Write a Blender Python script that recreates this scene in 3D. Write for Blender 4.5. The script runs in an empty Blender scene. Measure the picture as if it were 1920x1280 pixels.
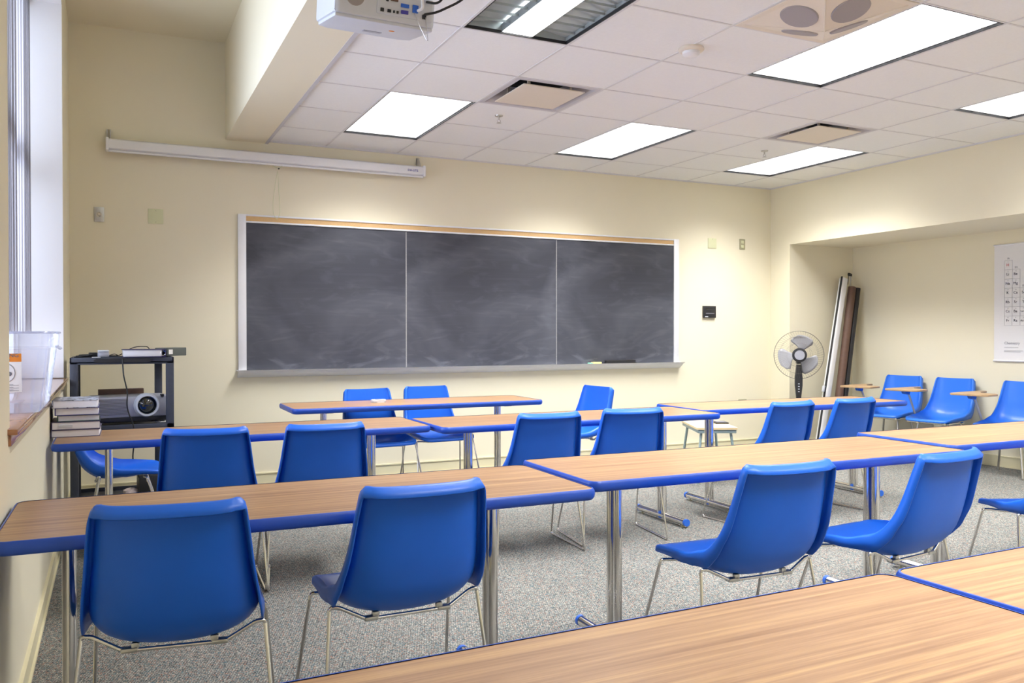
import bpy, bmesh, math, random
from mathutils import Vector, Matrix
PI = math.pi
R = math.radians
random.seed(7)
S = bpy.context.scene
COL = S.collection

# ------------------------------------------------------------------ materials
def newmat(name):
    m = bpy.data.materials.new(name); m.use_nodes = True
    nt = m.node_tree
    return m, nt, nt.nodes['Principled BSDF']
def setp(b, col=None, rough=None, metal=None, spec=None, coat=None, emis=None, es=None):
    if col is not None: b.inputs['Base Color'].default_value = (*col, 1)
    if rough is not None: b.inputs['Roughness'].default_value = rough
    if metal is not None: b.inputs['Metallic'].default_value = metal
    if spec is not None: b.inputs['Specular IOR Level'].default_value = spec
    if coat is not None: b.inputs['Coat Weight'].default_value = coat
    if emis is not None: b.inputs['Emission Color'].default_value = (*emis, 1)
    if es is not None: b.inputs['Emission Strength'].default_value = es
def mat(name, col, rough=.5, metal=0, spec=.5, coat=0, var=0.0, vscale=40, bump=0.0, bscale=200):
    m, nt, b = newmat(name); setp(b, col, rough, metal, spec, coat)
    if var or bump:
        tc = nt.nodes.new('ShaderNodeTexCoord')
        n = nt.nodes.new('ShaderNodeTexNoise'); n.inputs['Scale'].default_value = vscale; n.inputs['Detail'].default_value = 4
        nt.links.new(tc.outputs['Object'], n.inputs['Vector'])
        if var:
            mx = nt.nodes.new('ShaderNodeMix'); mx.data_type = 'RGBA'
            mx.inputs['A'].default_value = (*[c*(1-var) for c in col], 1)
            mx.inputs['B'].default_value = (*[min(1, c*(1+var)) for c in col], 1)
            nt.links.new(n.outputs['Fac'], mx.inputs['Factor']); nt.links.new(mx.outputs['Result'], b.inputs['Base Color'])
        if bump:
            n2 = nt.nodes.new('ShaderNodeTexNoise'); n2.inputs['Scale'].default_value = bscale; n2.inputs['Detail'].default_value = 3
            nt.links.new(tc.outputs['Object'], n2.inputs['Vector'])
            bp = nt.nodes.new('ShaderNodeBump'); bp.inputs['Strength'].default_value = bump; bp.inputs['Distance'].default_value = .002
            nt.links.new(n2.outputs['Fac'], bp.inputs['Height']); nt.links.new(bp.outputs['Normal'], b.inputs['Normal'])
    return m
def emit(name, col, s, cam_only=False):
    m, nt, b = newmat(name); setp(b, (.9, .9, .9), .5, emis=col, es=s); return m
def srgb(r, g, b):
    f = lambda c: (c/255)/12.92 if c/255 <= .04045 else (((c/255)+.055)/1.055)**2.4
    return (f(r), f(g), f(b))

M = {}
M['wall'] = mat('cream_paint', srgb(234, 227, 203), .75, spec=.25, var=.012, vscale=3, bump=.12, bscale=350)
M['base'] = mat('cream_vinyl_baseboard', srgb(226, 218, 184), .45, var=.02, vscale=6)
M['chair'] = mat('blue_plastic', (.011, .125, .66), .40, spec=.4, var=.06, vscale=9, bump=.08, bscale=900)
M['chair_light'] = mat('bright_blue_plastic', (.028, .19, .80), .34, spec=.5, var=.05, vscale=9, bump=.05, bscale=900)
M['chrome'] = mat('chrome_steel', (.78, .76, .73), .14, 1.0, var=.05, vscale=20)
M['steel'] = mat('brushed_steel', (.55, .54, .52), .32, 1.0, var=.08, vscale=60)
M['blue_band'] = mat('blue_edge_banding', (.012, .070, .44), .38, spec=.5, var=.1, vscale=14, bump=.05)
M['blue_cap'] = mat('blue_plastic_cap', (.02, .13, .62), .4)
M['white_paint'] = mat('white_enamel', (.80, .80, .82), .35, var=.02)
M['fix_white'] = mat('fixture_reflector_white', (.86, .87, .88), .3, spec=.6)
M['fix_grey'] = mat('louver_aluminium', (.50, .55, .56), .35, .55, var=.1, vscale=8)
M['black'] = mat('black_metal', (.012, .012, .014), .5, var=.2)
M['dark_void'] = mat('dark_plenum', (.01, .01, .01), .9)
M['tile'] = mat('acoustic_tile', srgb(240, 241, 240), .9, spec=.1, var=.03, vscale=60, bump=.5, bscale=260)
M['tbar'] = mat('white_grid_bar', srgb(218, 217, 218), .5, var=.02)
M['diffuser'] = mat('cream_enamel', srgb(226, 216, 200), .5, var=.02)
M['trimwhite'] = mat('grey_white_trim', srgb(198, 196, 200), .45, var=.02)
M['alu'] = mat('satin_aluminium', (.80, .81, .85), .38, .12, var=.05, vscale=12)
M['cork'] = mat('tan_cork_strip', srgb(214, 178, 128), .85, var=.15, vscale=180, bump=.4)
M['silver'] = mat('silver_plastic', (.42, .43, .50), .4, .3, var=.04)
M['silver_light'] = mat('pale_grey_plastic', (.62, .65, .72), .42, var=.03)
M['cart'] = mat('charcoal_cart_plastic', (.045, .052, .075), .55, var=.15, bump=.3)
M['cable'] = mat('black_rubber_cable', (.01, .01, .011), .5)
M['paper'] = mat('white_paper', (.80, .79, .80), .75, var=.03, vscale=300)
M['pages'] = mat('book_page_edges', (.84, .84, .90), .8, var=.05, vscale=400)
M['wood_raw'] = mat('oak_sill_wood', srgb(172, 122, 86), .22, coat=.8, var=.2, vscale=20)
M['reveal'] = mat('bright_white_paint', (.90, .90, .92), .6)
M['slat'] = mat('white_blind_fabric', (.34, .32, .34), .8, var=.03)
M['glass_dark'] = mat('lens_glass', (.004, .006, .008), .06, spec=.9, coat=.8)
M['fanblade'] = mat('grey_translucent_blade', (.34, .34, .37), .35, var=.05)
M['tan'] = mat('tan_laminate', srgb(178, 148, 112), .45, var=.08, vscale=30)
M['brass'] = mat('pale_metal_plate', srgb(182, 178, 150), .35, .5, var=.06)
M['creamplate'] = mat('pale_green_cream_plate', srgb(216, 218, 180), .45, var=.02)
M['black_plastic'] = mat('black_plastic', (.02, .02, .024), .42, var=.1)
M['greytxt'] = mat('grey_print', (.16, .16, .19), .7)
M['brown'] = mat('brown_rolled_cloth', srgb(104, 78, 66), .6, var=.2, vscale=30)
M['desk_edge'] = mat('grey_green_enamel', srgb(150, 168, 168), .45, var=.05)
M['cover_blue'] = mat('navy_book_cloth', (.04, .03, .22), .5, var=.2)
M['cover_dark'] = mat('dark_purple_book_cloth', (.035, .03, .10), .5, var=.2)
M['cover_green'] = mat('dark_green_book_cloth', (.03, .09, .07), .5, var=.2)
M['cover_grey'] = mat('grey_violet_book_cloth', (.12, .11, .20), .5, var=.2)
M['orange'] = mat('orange_print', srgb(226, 134, 40), .6)
M['red'] = mat('red_print', (.6, .05, .05), .6)
M['logo_blue'] = mat('blue_logo_print', (.06, .05, .38), .5)

def wood(name, c1, c2, c3):
    m, nt, b = newmat(name); setp(b, c1, .34, spec=.5)
    L = nt.links; N = nt.nodes
    tc = N.new('ShaderNodeTexCoord'); mp = N.new('ShaderNodeMapping'); mp.inputs['Scale'].default_value = (.5, 32, 1)
    L.new(tc.outputs['Object'], mp.inputs['Vector'])
    oi = N.new('ShaderNodeObjectInfo'); va = N.new('ShaderNodeVectorMath'); va.operation = 'SCALE'
    comb = N.new('ShaderNodeCombineXYZ'); L.new(oi.outputs['Random'], comb.inputs[0]); L.new(oi.outputs['Random'], comb.inputs[1])
    L.new(comb.outputs[0], va.inputs[0]); va.inputs['Scale'].default_value = 30
    ad = N.new('ShaderNodeVectorMath'); L.new(mp.outputs[0], ad.inputs[0]); L.new(va.outputs[0], ad.inputs[1])
    n1 = N.new('ShaderNodeTexNoise'); n1.inputs['Scale'].default_value = 2.2; n1.inputs['Detail'].default_value = 3; n1.inputs['Roughness'].default_value = .5; n1.inputs['Distortion'].default_value = .35
    L.new(ad.outputs[0], n1.inputs['Vector'])
    mp2 = N.new('ShaderNodeMapping'); mp2.inputs['Scale'].default_value = (5, 160, 1); L.new(tc.outputs['Object'], mp2.inputs['Vector'])
    n2 = N.new('ShaderNodeTexNoise'); n2.inputs['Scale'].default_value = 2; n2.inputs['Detail'].default_value = 5
    L.new(mp2.outputs[0], n2.inputs['Vector'])
    r1 = N.new('ShaderNodeValToRGB'); e = r1.color_ramp.elements
    e[0].position = .30; e[0].color = (*c2, 1); e[1].position = .70; e[1].color = (*c3, 1)
    el = e.new(.5); el.color = (*c1, 1)
    L.new(n1.outputs['Fac'], r1.inputs['Fac'])
    r2 = N.new('ShaderNodeValToRGB'); r2.color_ramp.elements[0].position = .3; r2.color_ramp.elements[0].color = (.72, .68, .66, 1)
    r2.color_ramp.elements[1].position = .62; r2.color_ramp.elements[1].color = (1, 1, 1, 1)
    L.new(n2.outputs['Fac'], r2.inputs['Fac'])
    mx = N.new('ShaderNodeMix'); mx.data_type = 'RGBA'; mx.blend_type = 'MULTIPLY'; mx.inputs['Factor'].default_value = .75
    L.new(r1.outputs['Color'], mx.inputs['A']); L.new(r2.outputs['Color'], mx.inputs['B']); L.new(mx.outputs['Result'], b.inputs['Base Color'])
    bp = N.new('ShaderNodeBump'); bp.inputs['Strength'].default_value = .06; bp.inputs['Distance'].default_value = .001
    L.new(n2.outputs['Fac'], bp.inputs['Height']); L.new(bp.outputs['Normal'], b.inputs['Normal'])
    return m
M['wood'] = wood('walnut_laminate', srgb(162, 127, 96), srgb(138, 103, 76), srgb(184, 149, 108))

def carpet():
    m, nt, b = newmat('speckled_grey_carpet'); setp(b, (.3, .3, .3), .95, spec=.1)
    L = nt.links; N = nt.nodes
    tc = N.new('ShaderNodeTexCoord')
    v = N.new('ShaderNodeTexVoronoi'); v.inputs['Scale'].default_value = 190; L.new(tc.outputs['Object'], v.inputs['Vector'])
    sp = N.new('ShaderNodeSeparateColor'); L.new(v.outputs['Color'], sp.inputs['Color'])
    r = N.new('ShaderNodeValToRGB'); r.color_ramp.interpolation = 'CONSTANT'; e = r.color_ramp.elements
    cols = [(0, srgb(160, 159, 154)), (.28, srgb(126, 127, 124)), (.46, srgb(188, 184, 174)), (.62, srgb(112, 134, 140)), (.74, srgb(150, 150, 146)), (.85, srgb(176, 140, 126)), (.92, srgb(92, 98, 102))]
    e[0].position = 0; e[0].color = (*cols[0][1], 1); e[1].position = cols[1][0]; e[1].color = (*cols[1][1], 1)
    for p, c in cols[2:]:
        x = e.new(p); x.color = (*c, 1)
    L.new(sp.outputs[0], r.inputs['Fac'])
    # zig-zag weave relief
    mp = N.new('ShaderNodeMapping'); mp.inputs['Rotation'].default_value = (0, 0, R(20)); L.new(tc.outputs['Object'], mp.inputs['Vector'])
    w = N.new('ShaderNodeTexWave'); w.wave_type = 'BANDS'; w.inputs['Scale'].default_value = 34; w.inputs['Distortion'].default_value = 7; w.inputs['Detail'].default_value = 2; w.inputs['Detail Scale'].default_value = 3
    L.new(mp.outputs[0], w.inputs['Vector'])
    n = N.new('ShaderNodeTexNoise'); n.inputs['Scale'].default_value = 1.3; n.inputs['Detail'].default_value = 3; L.new(tc.outputs['Object'], n.inputs['Vector'])
    mr = N.new('ShaderNodeMapRange'); mr.inputs['To Min'].default_value = .70; mr.inputs['To Max'].default_value = 1.16; L.new(w.outputs['Fac'], mr.inputs['Value'])
    mr2 = N.new('ShaderNodeMapRange'); mr2.inputs['To Min'].default_value = .76; mr2.inputs['To Max'].default_value = .94; L.new(n.outputs['Fac'], mr2.inputs['Value'])
    mu = N.new('ShaderNodeMath'); mu.operation = 'MULTIPLY'; L.new(mr.outputs[0], mu.inputs[0]); L.new(mr2.outputs[0], mu.inputs[1])
    vm = N.new('ShaderNodeVectorMath'); vm.operation = 'SCALE'; L.new(r.outputs['Color'], vm.inputs[0]); L.new(mu.outputs[0], vm.inputs['Scale'])
    L.new(vm.outputs[0], b.inputs['Base Color'])
    bp = N.new('ShaderNodeBump'); bp.inputs['Strength'].default_value = .8; bp.inputs['Distance'].default_value = .004
    L.new(w.outputs['Fac'], bp.inputs['Height']); L.new(bp.outputs['Normal'], b.inputs['Normal'])
    return m
M['carpet'] = carpet()

def slate():
    m, nt, b = newmat('chalky_slate'); setp(b, (.06, .06, .07), .55, spec=.35)
    L = nt.links; N = nt.nodes
    tc = N.new('ShaderNodeTexCoord')
    def noise(scale, vscale, det, dist, lo, hi):
        mp = N.new('ShaderNodeMapping'); mp.inputs['Scale'].default_value = vscale; L.new(tc.outputs['Object'], mp.inputs['Vector'])
        n = N.new('ShaderNodeTexNoise'); n.inputs['Scale'].default_value = scale; n.inputs['Detail'].default_value = det; n.inputs['Distortion'].default_value = dist
        L.new(mp.outputs[0], n.inputs['Vector'])
        mr = N.new('ShaderNodeMapRange'); mr.inputs['From Min'].default_value = lo; mr.inputs['From Max'].default_value = hi; L.new(n.outputs['Fac'], mr.inputs['Value'])
        return mr.outputs[0]
    a = noise(1.1, (1, 1, 1.4), 3, 1.2, .35, .75)
    c = noise(2.0, (.8, 1, 2.6), 8, 3.2, .50, .80)
    d = noise(3.0, (.4, 1, 9), 6, 1.2, .5, .85)
    s1 = N.new('ShaderNodeMath'); s1.operation = 'MULTIPLY_ADD'; L.new(c, s1.inputs[0]); s1.inputs[1].default_value = .5; L.new(a, s1.inputs[2])
    s2 = N.new('ShaderNodeMath'); s2.operation = 'MULTIPLY_ADD'; L.new(d, s2.inputs[0]); s2.inputs[1].default_value = .22; L.new(s1.outputs[0], s2.inputs[2])
    # chalk dust gathers at the lower edge of the board
    sx = N.new('ShaderNodeSeparateXYZ'); L.new(tc.outputs['Object'], sx.inputs[0])
    mr = N.new('ShaderNodeMapRange'); mr.inputs['From Min'].default_value = .19; mr.inputs['From Max'].default_value = 0.0; mr.inputs['To Max'].default_value = 1.0; L.new(sx.outputs['Z'], mr.inputs['Value'])
    dm = N.new('ShaderNodeMath'); dm.operation = 'MULTIPLY'; L.new(mr.outputs[0], dm.inputs[0]); L.new(c, dm.inputs[1])
    s3 = N.new('ShaderNodeMath'); s3.operation = 'MULTIPLY_ADD'; L.new(dm.outputs[0], s3.inputs[0]); s3.inputs[1].default_value = 1.3; L.new(s2.outputs[0], s3.inputs[2])
    r = N.new('ShaderNodeValToRGB'); e = r.color_ramp.elements
    e[0].position = 0; e[0].color = (*srgb(60, 62, 72), 1); e[1].position = 1; e[1].color = (*srgb(116, 119, 130), 1)
    dv = N.new('ShaderNodeMath'); dv.operation = 'MULTIPLY'; dv.inputs[1].default_value = .42; L.new(s3.outputs[0], dv.inputs[0])
    L.new(dv.outputs[0], r.inputs['Fac']); L.new(r.outputs['Color'], b.inputs['Base Color'])
    return m
M['slate'] = slate()
M['chalkline'] = mat('chalky_joint', srgb(140, 140, 142), .7, var=.3, vscale=90)

def thin(name, tint, gloss=.08, haze=0.0, hazecol=(1, 1, 1)):
    m = bpy.data.materials.new(name); m.use_nodes = True; nt = m.node_tree; N = nt.nodes; L = nt.links
    N.remove(N['Principled BSDF']); out = N['Material Output']
    t = N.new('ShaderNodeBsdfTransparent'); t.inputs['Color'].default_value = (*tint, 1)
    g = N.new('ShaderNodeBsdfGlossy'); g.inputs['Roughness'].default_value = .05
    lw = N.new('ShaderNodeLayerWeight'); lw.inputs['Blend'].default_value = .35
    mr = N.new('ShaderNodeMapRange'); mr.inputs['To Min'].default_value = gloss; mr.inputs['To Max'].default_value = .55; L.new(lw.outputs['Fresnel'], mr.inputs['Value'])
    mx = N.new('ShaderNodeMixShader'); L.new(mr.outputs[0], mx.inputs[0]); L.new(t.outputs[0], mx.inputs[1]); L.new(g.outputs[0], mx.inputs[2])
    last = mx
    if haze:
        d = N.new('ShaderNodeBsdfDiffuse'); d.inputs['Color'].default_value = (*hazecol, 1)
        tl = N.new('ShaderNodeBsdfTranslucent'); tl.inputs['Color'].default_value = (*hazecol, 1)
        a = N.new('ShaderNodeMixShader'); L.new(d.outputs[0], a.inputs[1]); L.new(tl.outputs[0], a.inputs[2])
        h = N.new('ShaderNodeMixShader'); h.inputs[0].default_value = haze; L.new(mx.outputs[0], h.inputs[1]); L.new(a.outputs[0], h.inputs[2]); last = h
    L.new(last.outputs[0], out.inputs['Surface'])
    return m
M['pane'] = thin('window_glass', (.97, .98, 1), .04)
M['acrylic'] = thin('clear_plastic', (.93, .94, .99), .12, .20, (.85, .88, 1.0))

# ------------------------------------------------------------------ mesh helpers
class MB:
    def __init__(s): s.bm = bmesh.new()
    def box(s, x0, y0, z0, x1, y1, z1, bev=0, seg=2):
        b2 = bmesh.new(); bmesh.ops.create_cube(b2, size=1)
        for v in b2.verts:
            v.co = Vector(((x0+x1)/2+v.co.x*abs(x1-x0), (y0+y1)/2+v.co.y*abs(y1-y0), (z0+z1)/2+v.co.z*abs(z1-z0)))
        if bev: bmesh.ops.bevel(b2, geom=b2.edges[:]+b2.verts[:], offset=bev, segments=seg, affect='EDGES', profile=.5)
        s._add(b2); return s
    def _add(s, b2, M4=None):
        if M4 is not None: bmesh.ops.transform(b2, matrix=M4, verts=b2.verts)
        me = bpy.data.meshes.new('tmp'); b2.to_mesh(me); b2.free(); s.bm.from_mesh(me); bpy.data.meshes.remove(me)
    def obox(s, c, size, rot=(0, 0, 0), bev=0):
        b2 = bmesh.new(); bmesh.ops.create_cube(b2, size=1)
        for v in b2.verts: v.co = Vector((v.co.x*size[0], v.co.y*size[1], v.co.z*size[2]))
        if bev: bmesh.ops.bevel(b2, geom=b2.edges[:]+b2.verts[:], offset=bev, segments=2, affect='EDGES', profile=.5)
        from mathutils import Euler
        s._add(b2, Matrix.Translation(c) @ Euler(rot).to_matrix().to_4x4()); return s
    def tube(s, pts, r, seg=12, fillet=0, closed=False, fn=5, caps=True):
        P = [Vector(p) for p in pts]
        if fillet:
            Q = []
            n = len(P)
            for i, p in enumerate(P):
                if not closed and (i == 0 or i == n-1): Q.append(p); continue
                a, b = P[i-1], P[(i+1) % n]
                f = min(fillet, (a-p).length*.45, (b-p).length*.45)
                A = p+(a-p).normalized()*f; B = p+(b-p).normalized()*f
                for k in range(fn+1):
                    t = k/fn; Q.append(A*(1-t)**2+p*2*t*(1-t)+B*t*t)
            P = Q
        n = len(P); bm = s.bm; rings = []
        prev = None
        for i, p in enumerate(P):
            if closed: d = (P[(i+1) % n]-P[i-1]).normalized()
            elif i == 0: d = (P[1]-p).normalized()
            elif i == n-1: d = (p-P[i-1]).normalized()
            else: d = ((P[i+1]-p).normalized()+(p-P[i-1]).normalized()).normalized()
            if prev is None:
                up = Vector((0, 0, 1)) if abs(d.z) < .9 else Vector((1, 0, 0))
                a = d.cross(up).normalized()
            else:
                a = (prev-d*prev.dot(d)).normalized()
            prev = a; b = d.cross(a)
            rr = r[i] if isinstance(r, (list, tuple)) else r
            rings.append([bm.verts.new(p+(a*math.cos(2*PI*k/seg)+b*math.sin(2*PI*k/seg))*rr) for k in range(seg)])
        for i in range(n if closed else n-1):
            A = rings[i]; B = rings[(i+1) % n]
            for k in range(seg): bm.faces.new((A[k], A[(k+1) % seg], B[(k+1) % seg], B[k]))
        if caps and not closed:
            bm.faces.new(rings[0][::-1]); bm.faces.new(rings[-1])
        return s
    def lathe(s, prof, seg=32, M4=None):
        b2 = bmesh.new(); rings = []
        for r, z in prof:
            if r < 1e-6: rings.append([b2.verts.new((0, 0, z))])
            else: rings.append([b2.verts.new((r*math.cos(2*PI*k/seg), r*math.sin(2*PI*k/seg), z)) for k in range(seg)])
        for A, B in zip(rings, rings[1:]):
            for k in range(seg):
                a0, a1 = A[k % len(A)], A[(k+1) % len(A)]; b0, b1 = B[k % len(B)], B[(k+1) % len(B)]
                vs = []
                for v in (a0, a1, b1, b0):
                    if v not in vs: vs.append(v)
                if len(vs) > 2: b2.faces.new(vs)
        s._add(b2, M4); return s
    def prism(s, pts, z0, z1, M4=None, bev=0):
        b2 = bmesh.new()
        vb = [b2.verts.new((x, y, z0)) for x, y in pts]; vt = [b2.verts.new((x, y, z1)) for x, y in pts]; n = len(pts)
        b2.faces.new(vb[::-1]); b2.faces.new(vt)
        for i in range(n): b2.faces.new((vb[i], vb[(i+1) % n], vt[(i+1) % n], vt[i]))
        if bev: bmesh.ops.bevel(b2, geom=b2.edges[:]+b2.verts[:], offset=bev, segments=2, affect='EDGES', profile=.5)
        s._add(b2, M4); return s
    def quad(s, a, b, c, d):
        s.bm.faces.new([s.bm.verts.new(p) for p in (a, b, c, d)]); return s
    def build(s, name, m, parent=None, loc=None, smooth=True, kind=None, angle=40):
        bmesh.ops.recalc_face_normals(s.bm, faces=s.bm.faces[:])
        me = bpy.data.meshes.new(name); s.bm.to_mesh(me); s.bm.free()
        mats = m if isinstance(m, (list, tuple)) else [m]
        for q in mats: me.materials.append(q)
        if smooth:
            for p in me.polygons: p.use_smooth = True
            me.set_sharp_from_angle(angle=R(angle))
        o = bpy.data.objects.new(name, me); COL.objects.link(o)
        if loc: o.location = loc
        if parent is not None: o.parent = parent
        if kind: o['kind'] = kind
        return o
def tag(o, label, cat, group=None):
    o['label'] = label; o['category'] = cat
    if group: o['group'] = group
    return o
def empty(name, loc=(0, 0, 0), rz=0, label=None, cat=None, group=None):
    o = bpy.data.objects.new(name, None); o.empty_display_size = .1; COL.objects.link(o)
    o.location = loc; o.rotation_euler = (0, 0, rz)
    if label: tag(o, label, cat, group)
    return o
def dup(root, loc, rz=None, label=None, group=None, rot=None):
    def rec(o, par):
        c = o.copy(); COL.objects.link(c); c.parent = par
        for ch in o.children: rec(ch, c)
        return c
    r = rec(root, None); r.location = loc
    if rz is not None: r.rotation_euler = (0, 0, rz)
    if label: r['label'] = label
    if group: r['group'] = group
    return r
def text(s, txt, size, M4, depth=.0006, align='CENTER'):
    cu = bpy.data.curves.new('t', 'FONT'); cu.body = txt; cu.size = size; cu.align_x = align; cu.align_y = 'CENTER'; cu.extrude = depth; cu.resolution_u = 2
    o = bpy.data.objects.new('t', cu); COL.objects.link(o)
    dg = bpy.context.evaluated_depsgraph_get(); me = o.evaluated_get(dg).to_mesh()
    b2 = bmesh.new(); b2.from_mesh(me); o.evaluated_get(dg).to_mesh_clear()
    bpy.data.objects.remove(o); bpy.data.curves.remove(cu)
    s._add(b2, M4)
def rrect(L, W, r, n=6):
    pts = []
    for cx, cy, a0 in ((L/2-r, W/2-r, 0), (-L/2+r, W/2-r, 90), (-L/2+r, -W/2+r, 180), (L/2-r, -W/2+r, 270)):
        for k in range(n+1):
            a = R(a0+90*k/n); pts.append((cx+r*math.cos(a), cy+r*math.sin(a)))
    return pts

# ------------------------------------------------------------------ room dimensions
XL, XR, XB = -.27, 6.369, 7.27          # window wall, right wall, back of alcove
YF, YB, YA = 6.91, -3.2, 6.63           # blackboard wall, wall behind camera, alcove return
ZC, ZH, ZA = 2.755, 3.48, 2.135         # ceiling, raised ceiling by window, alcove head
BX0, BX1, BZ = .815, 1.118, 2.73        # bulkhead
GX, GY, T = 1.6045, 6.3825, .6096       # ceiling grid node
WY0, WY1, WZ0, WZ1 = 2.86, 6.03, .885, 3.30
def struct(mb, name, m, smooth=False): return mb.build(name, m, kind='structure', smooth=smooth)

struct(MB().box(XL-.6, YB-.2, -.1, XB+.3, YF+.3, 0), 'floor', M['carpet'])
struct(MB().box(XL-.6, YF, 0, XR+.12, YF+.2, ZH+.2), 'wall_front', M['wall'])
w = MB()
w.box(XL-.32, YB, 0, XL, WY0, ZH+.1); w.box(XL-.32, WY1, 0, XL, YF, ZH+.1)
w.box(XL-.32, WY0, 0, XL, WY1, WZ0-.03); w.box(XL-.32, WY0, WZ1, XL, WY1, ZH+.1)
struct(w, 'wall_left', M['wall'])
w = MB()
w.box(XR, YA, 0, XR+.12, YF, ZC+.1)                     # stub of right wall
w.box(XR, YB, ZA, XR+.12, YA, ZC+.1)                    # header over the alcove
w.box(XR+.12, YA, 0, XB+.2, YF, ZC)                     # alcove return wall
w.box(XR+.12, YB, ZA, XB+.2, YA, ZA+.1)                 # alcove soffit
w.box(XB, YB, 0, XB+.2, YA, ZA)
struct(w, 'wall_right', M['wall'])
struct(MB().box(XL-.3, YB-.2, 0, XB+.2, YB, ZH+.1), 'wall_back', M['wall'])
w = MB(); w.box(XL-.3, YB, ZH, BX1, YF, ZH+.1); w.box(BX0, YB, BZ, BX1, YF, ZH)
struct(w, 'ceiling_2', M['wall'])
# white angle moulding where bulkhead meets the tile ceiling
struct(MB().box(BX1-.002, YB, BZ-.002, BX1+.022, YF, BZ+.03), 'trim_1', M['trimwhite'])

# tile ceiling: one quad per tile, open where fixtures sit
FIX = {(0, 0), (3, 0), (6, 0), (0, 4), (3, 4), (6, 4), (0, 8), (3, 8), (6, 8), (0, 12), (3, 12), (6, 12)}
VENT = {(1, 2), (5, 2)}; SPK = {(2, 5)}
open_cells = set(VENT)
for (i, j) in FIX: open_cells |= {(i, j), (i, j+1)}
xs = [BX1] + [GX+T*i for i in range(0, 8)] + [XR+.05]
nj = int((GY-YB)/T)+1
ys = [YF+.02] + [GY-T*j for j in range(0, nj)] + [YB]
tl = MB()
for a in range(len(xs)-1):
    for c in range(len(ys)-1):
        if (a-1, c-1) in open_cells: continue
        tl.box(xs[a], ys[c+1], ZC, xs[a+1], ys[c], ZC+.02)
struct(tl, 'ceiling_1', M['tile'])
tb = MB()
for x in xs[1:-1]: tb.box(x-.007, YB, ZC-.003, x+.007, YF, ZC+.001)
for c, y in enumerate(ys[1:-1]):
    for a in range(len(xs)-1):
        if (a-1, c) in open_cells and (a-1, c-1) in open_cells and (a-1, c-1) not in VENT and (a-1, c) not in VENT: continue
        tb.box(xs[a]+.007, y-.006, ZC-.0025, min(xs[a+1]-.007, XR), y+.006, ZC+.0015)
struct(tb, 'trim_2', M['tbar'])
struct(MB().box(BX1, YB, ZC+.35, XR+.1, YF, ZC+.37), 'ceiling_3', M['dark_void'])
struct(MB().box(BX1+.02, YF-.012, ZC-.012, XR-.001, YF, ZC, 0), 'trim_3', M['tbar'])
struct(MB().box(XR-.012, YB, ZC-.012, XR, YF-.013, ZC, 0), 'trim_4', M['tbar'])

def baseboard(name, x0, y0, x1, y1, nx, ny):
    mb = MB(); t = .010
    a, b = min(x0, x1), max(x0, x1); c, d = min(y0, y1), max(y0, y1)
    def seg(t, z0, z1):
        mb.box(a+min(0, nx*t), c+min(0, ny*t), z0, b+max(0, nx*t), d+max(0, ny*t), z1)
    seg(.008, .012, .092); seg(.013, .092, .102); seg(.016, 0, .012)
    return struct(mb, name, M['base'])
baseboard('baseboard_front', XL, YF, XR, YF, 0, -1)
baseboard('baseboard_left', XL, YB, XL, YF-.02, 1, 0)
baseboard('baseboard_right', XR, YA, XR, YF-.02, -1, 0)
baseboard('baseboard_alcove', XR, YA, XB, YA, 0, -1)
baseboard('baseboard_alcove_back', XB, YB, XB, YA-.02, -1, 0)

# window
wn = MB(); xg = XL-.29
for (a, b) in ((WY0, WY0+.06), (WY1-.06, WY1), (4.34, 4.40)): wn.box(xg-.03, a, WZ0, xg+.04, b, WZ1)
for z in (WZ0, WZ1-.06, 2.2): wn.box(xg-.03, WY0, z, xg+.04, WY1, z+.06)
for (a, b) in ((WY0+.06, 4.34), (4.40, WY1-.06)):
    for z0, z1 in ((WZ0+.06, 2.2), (2.26, WZ1-.06)):
        for q in ((a, a+.035), (b-.035, b)): wn.box(xg-.015, q[0], z0, xg+.025, q[1], z1, .004)
        for q in ((z0, z0+.035), (z1-.035, z1)): wn.box(xg-.015, a, q[0], xg+.025, b, q[1], .004)
wf = struct(wn, 'window_1', M['white_paint'])
g = MB(); g.box(xg, WY0+.07, WZ0+.07, xg+.004, WY1-.07, WZ1-.07); g.build('pane', M['pane'], wf)
lin = MB(); lin.box(XL-.28, WY1-.012, .934, XL-.002, WY1+.002, WZ1); lin.box(XL-.28, WY0-.002, .934, XL-.002, WY0+.012, WZ1); lin.box(XL-.28, WY0, WZ1-.012, XL-.002, WY1, WZ1+.002)
struct(lin, 'trim_6', M['reveal'])
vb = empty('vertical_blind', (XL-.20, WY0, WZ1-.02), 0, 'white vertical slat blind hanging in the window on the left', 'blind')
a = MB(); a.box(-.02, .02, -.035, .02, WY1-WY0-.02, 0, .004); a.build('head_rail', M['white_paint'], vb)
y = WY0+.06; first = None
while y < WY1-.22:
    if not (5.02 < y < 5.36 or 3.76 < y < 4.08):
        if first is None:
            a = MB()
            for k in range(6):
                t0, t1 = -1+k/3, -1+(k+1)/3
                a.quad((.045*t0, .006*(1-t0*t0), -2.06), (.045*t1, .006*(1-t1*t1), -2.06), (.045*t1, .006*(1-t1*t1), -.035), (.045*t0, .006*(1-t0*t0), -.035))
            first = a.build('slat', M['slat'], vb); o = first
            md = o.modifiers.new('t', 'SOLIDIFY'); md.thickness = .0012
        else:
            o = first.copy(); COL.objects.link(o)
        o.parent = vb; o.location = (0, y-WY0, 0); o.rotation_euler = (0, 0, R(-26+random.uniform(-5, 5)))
    y += .078
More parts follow.
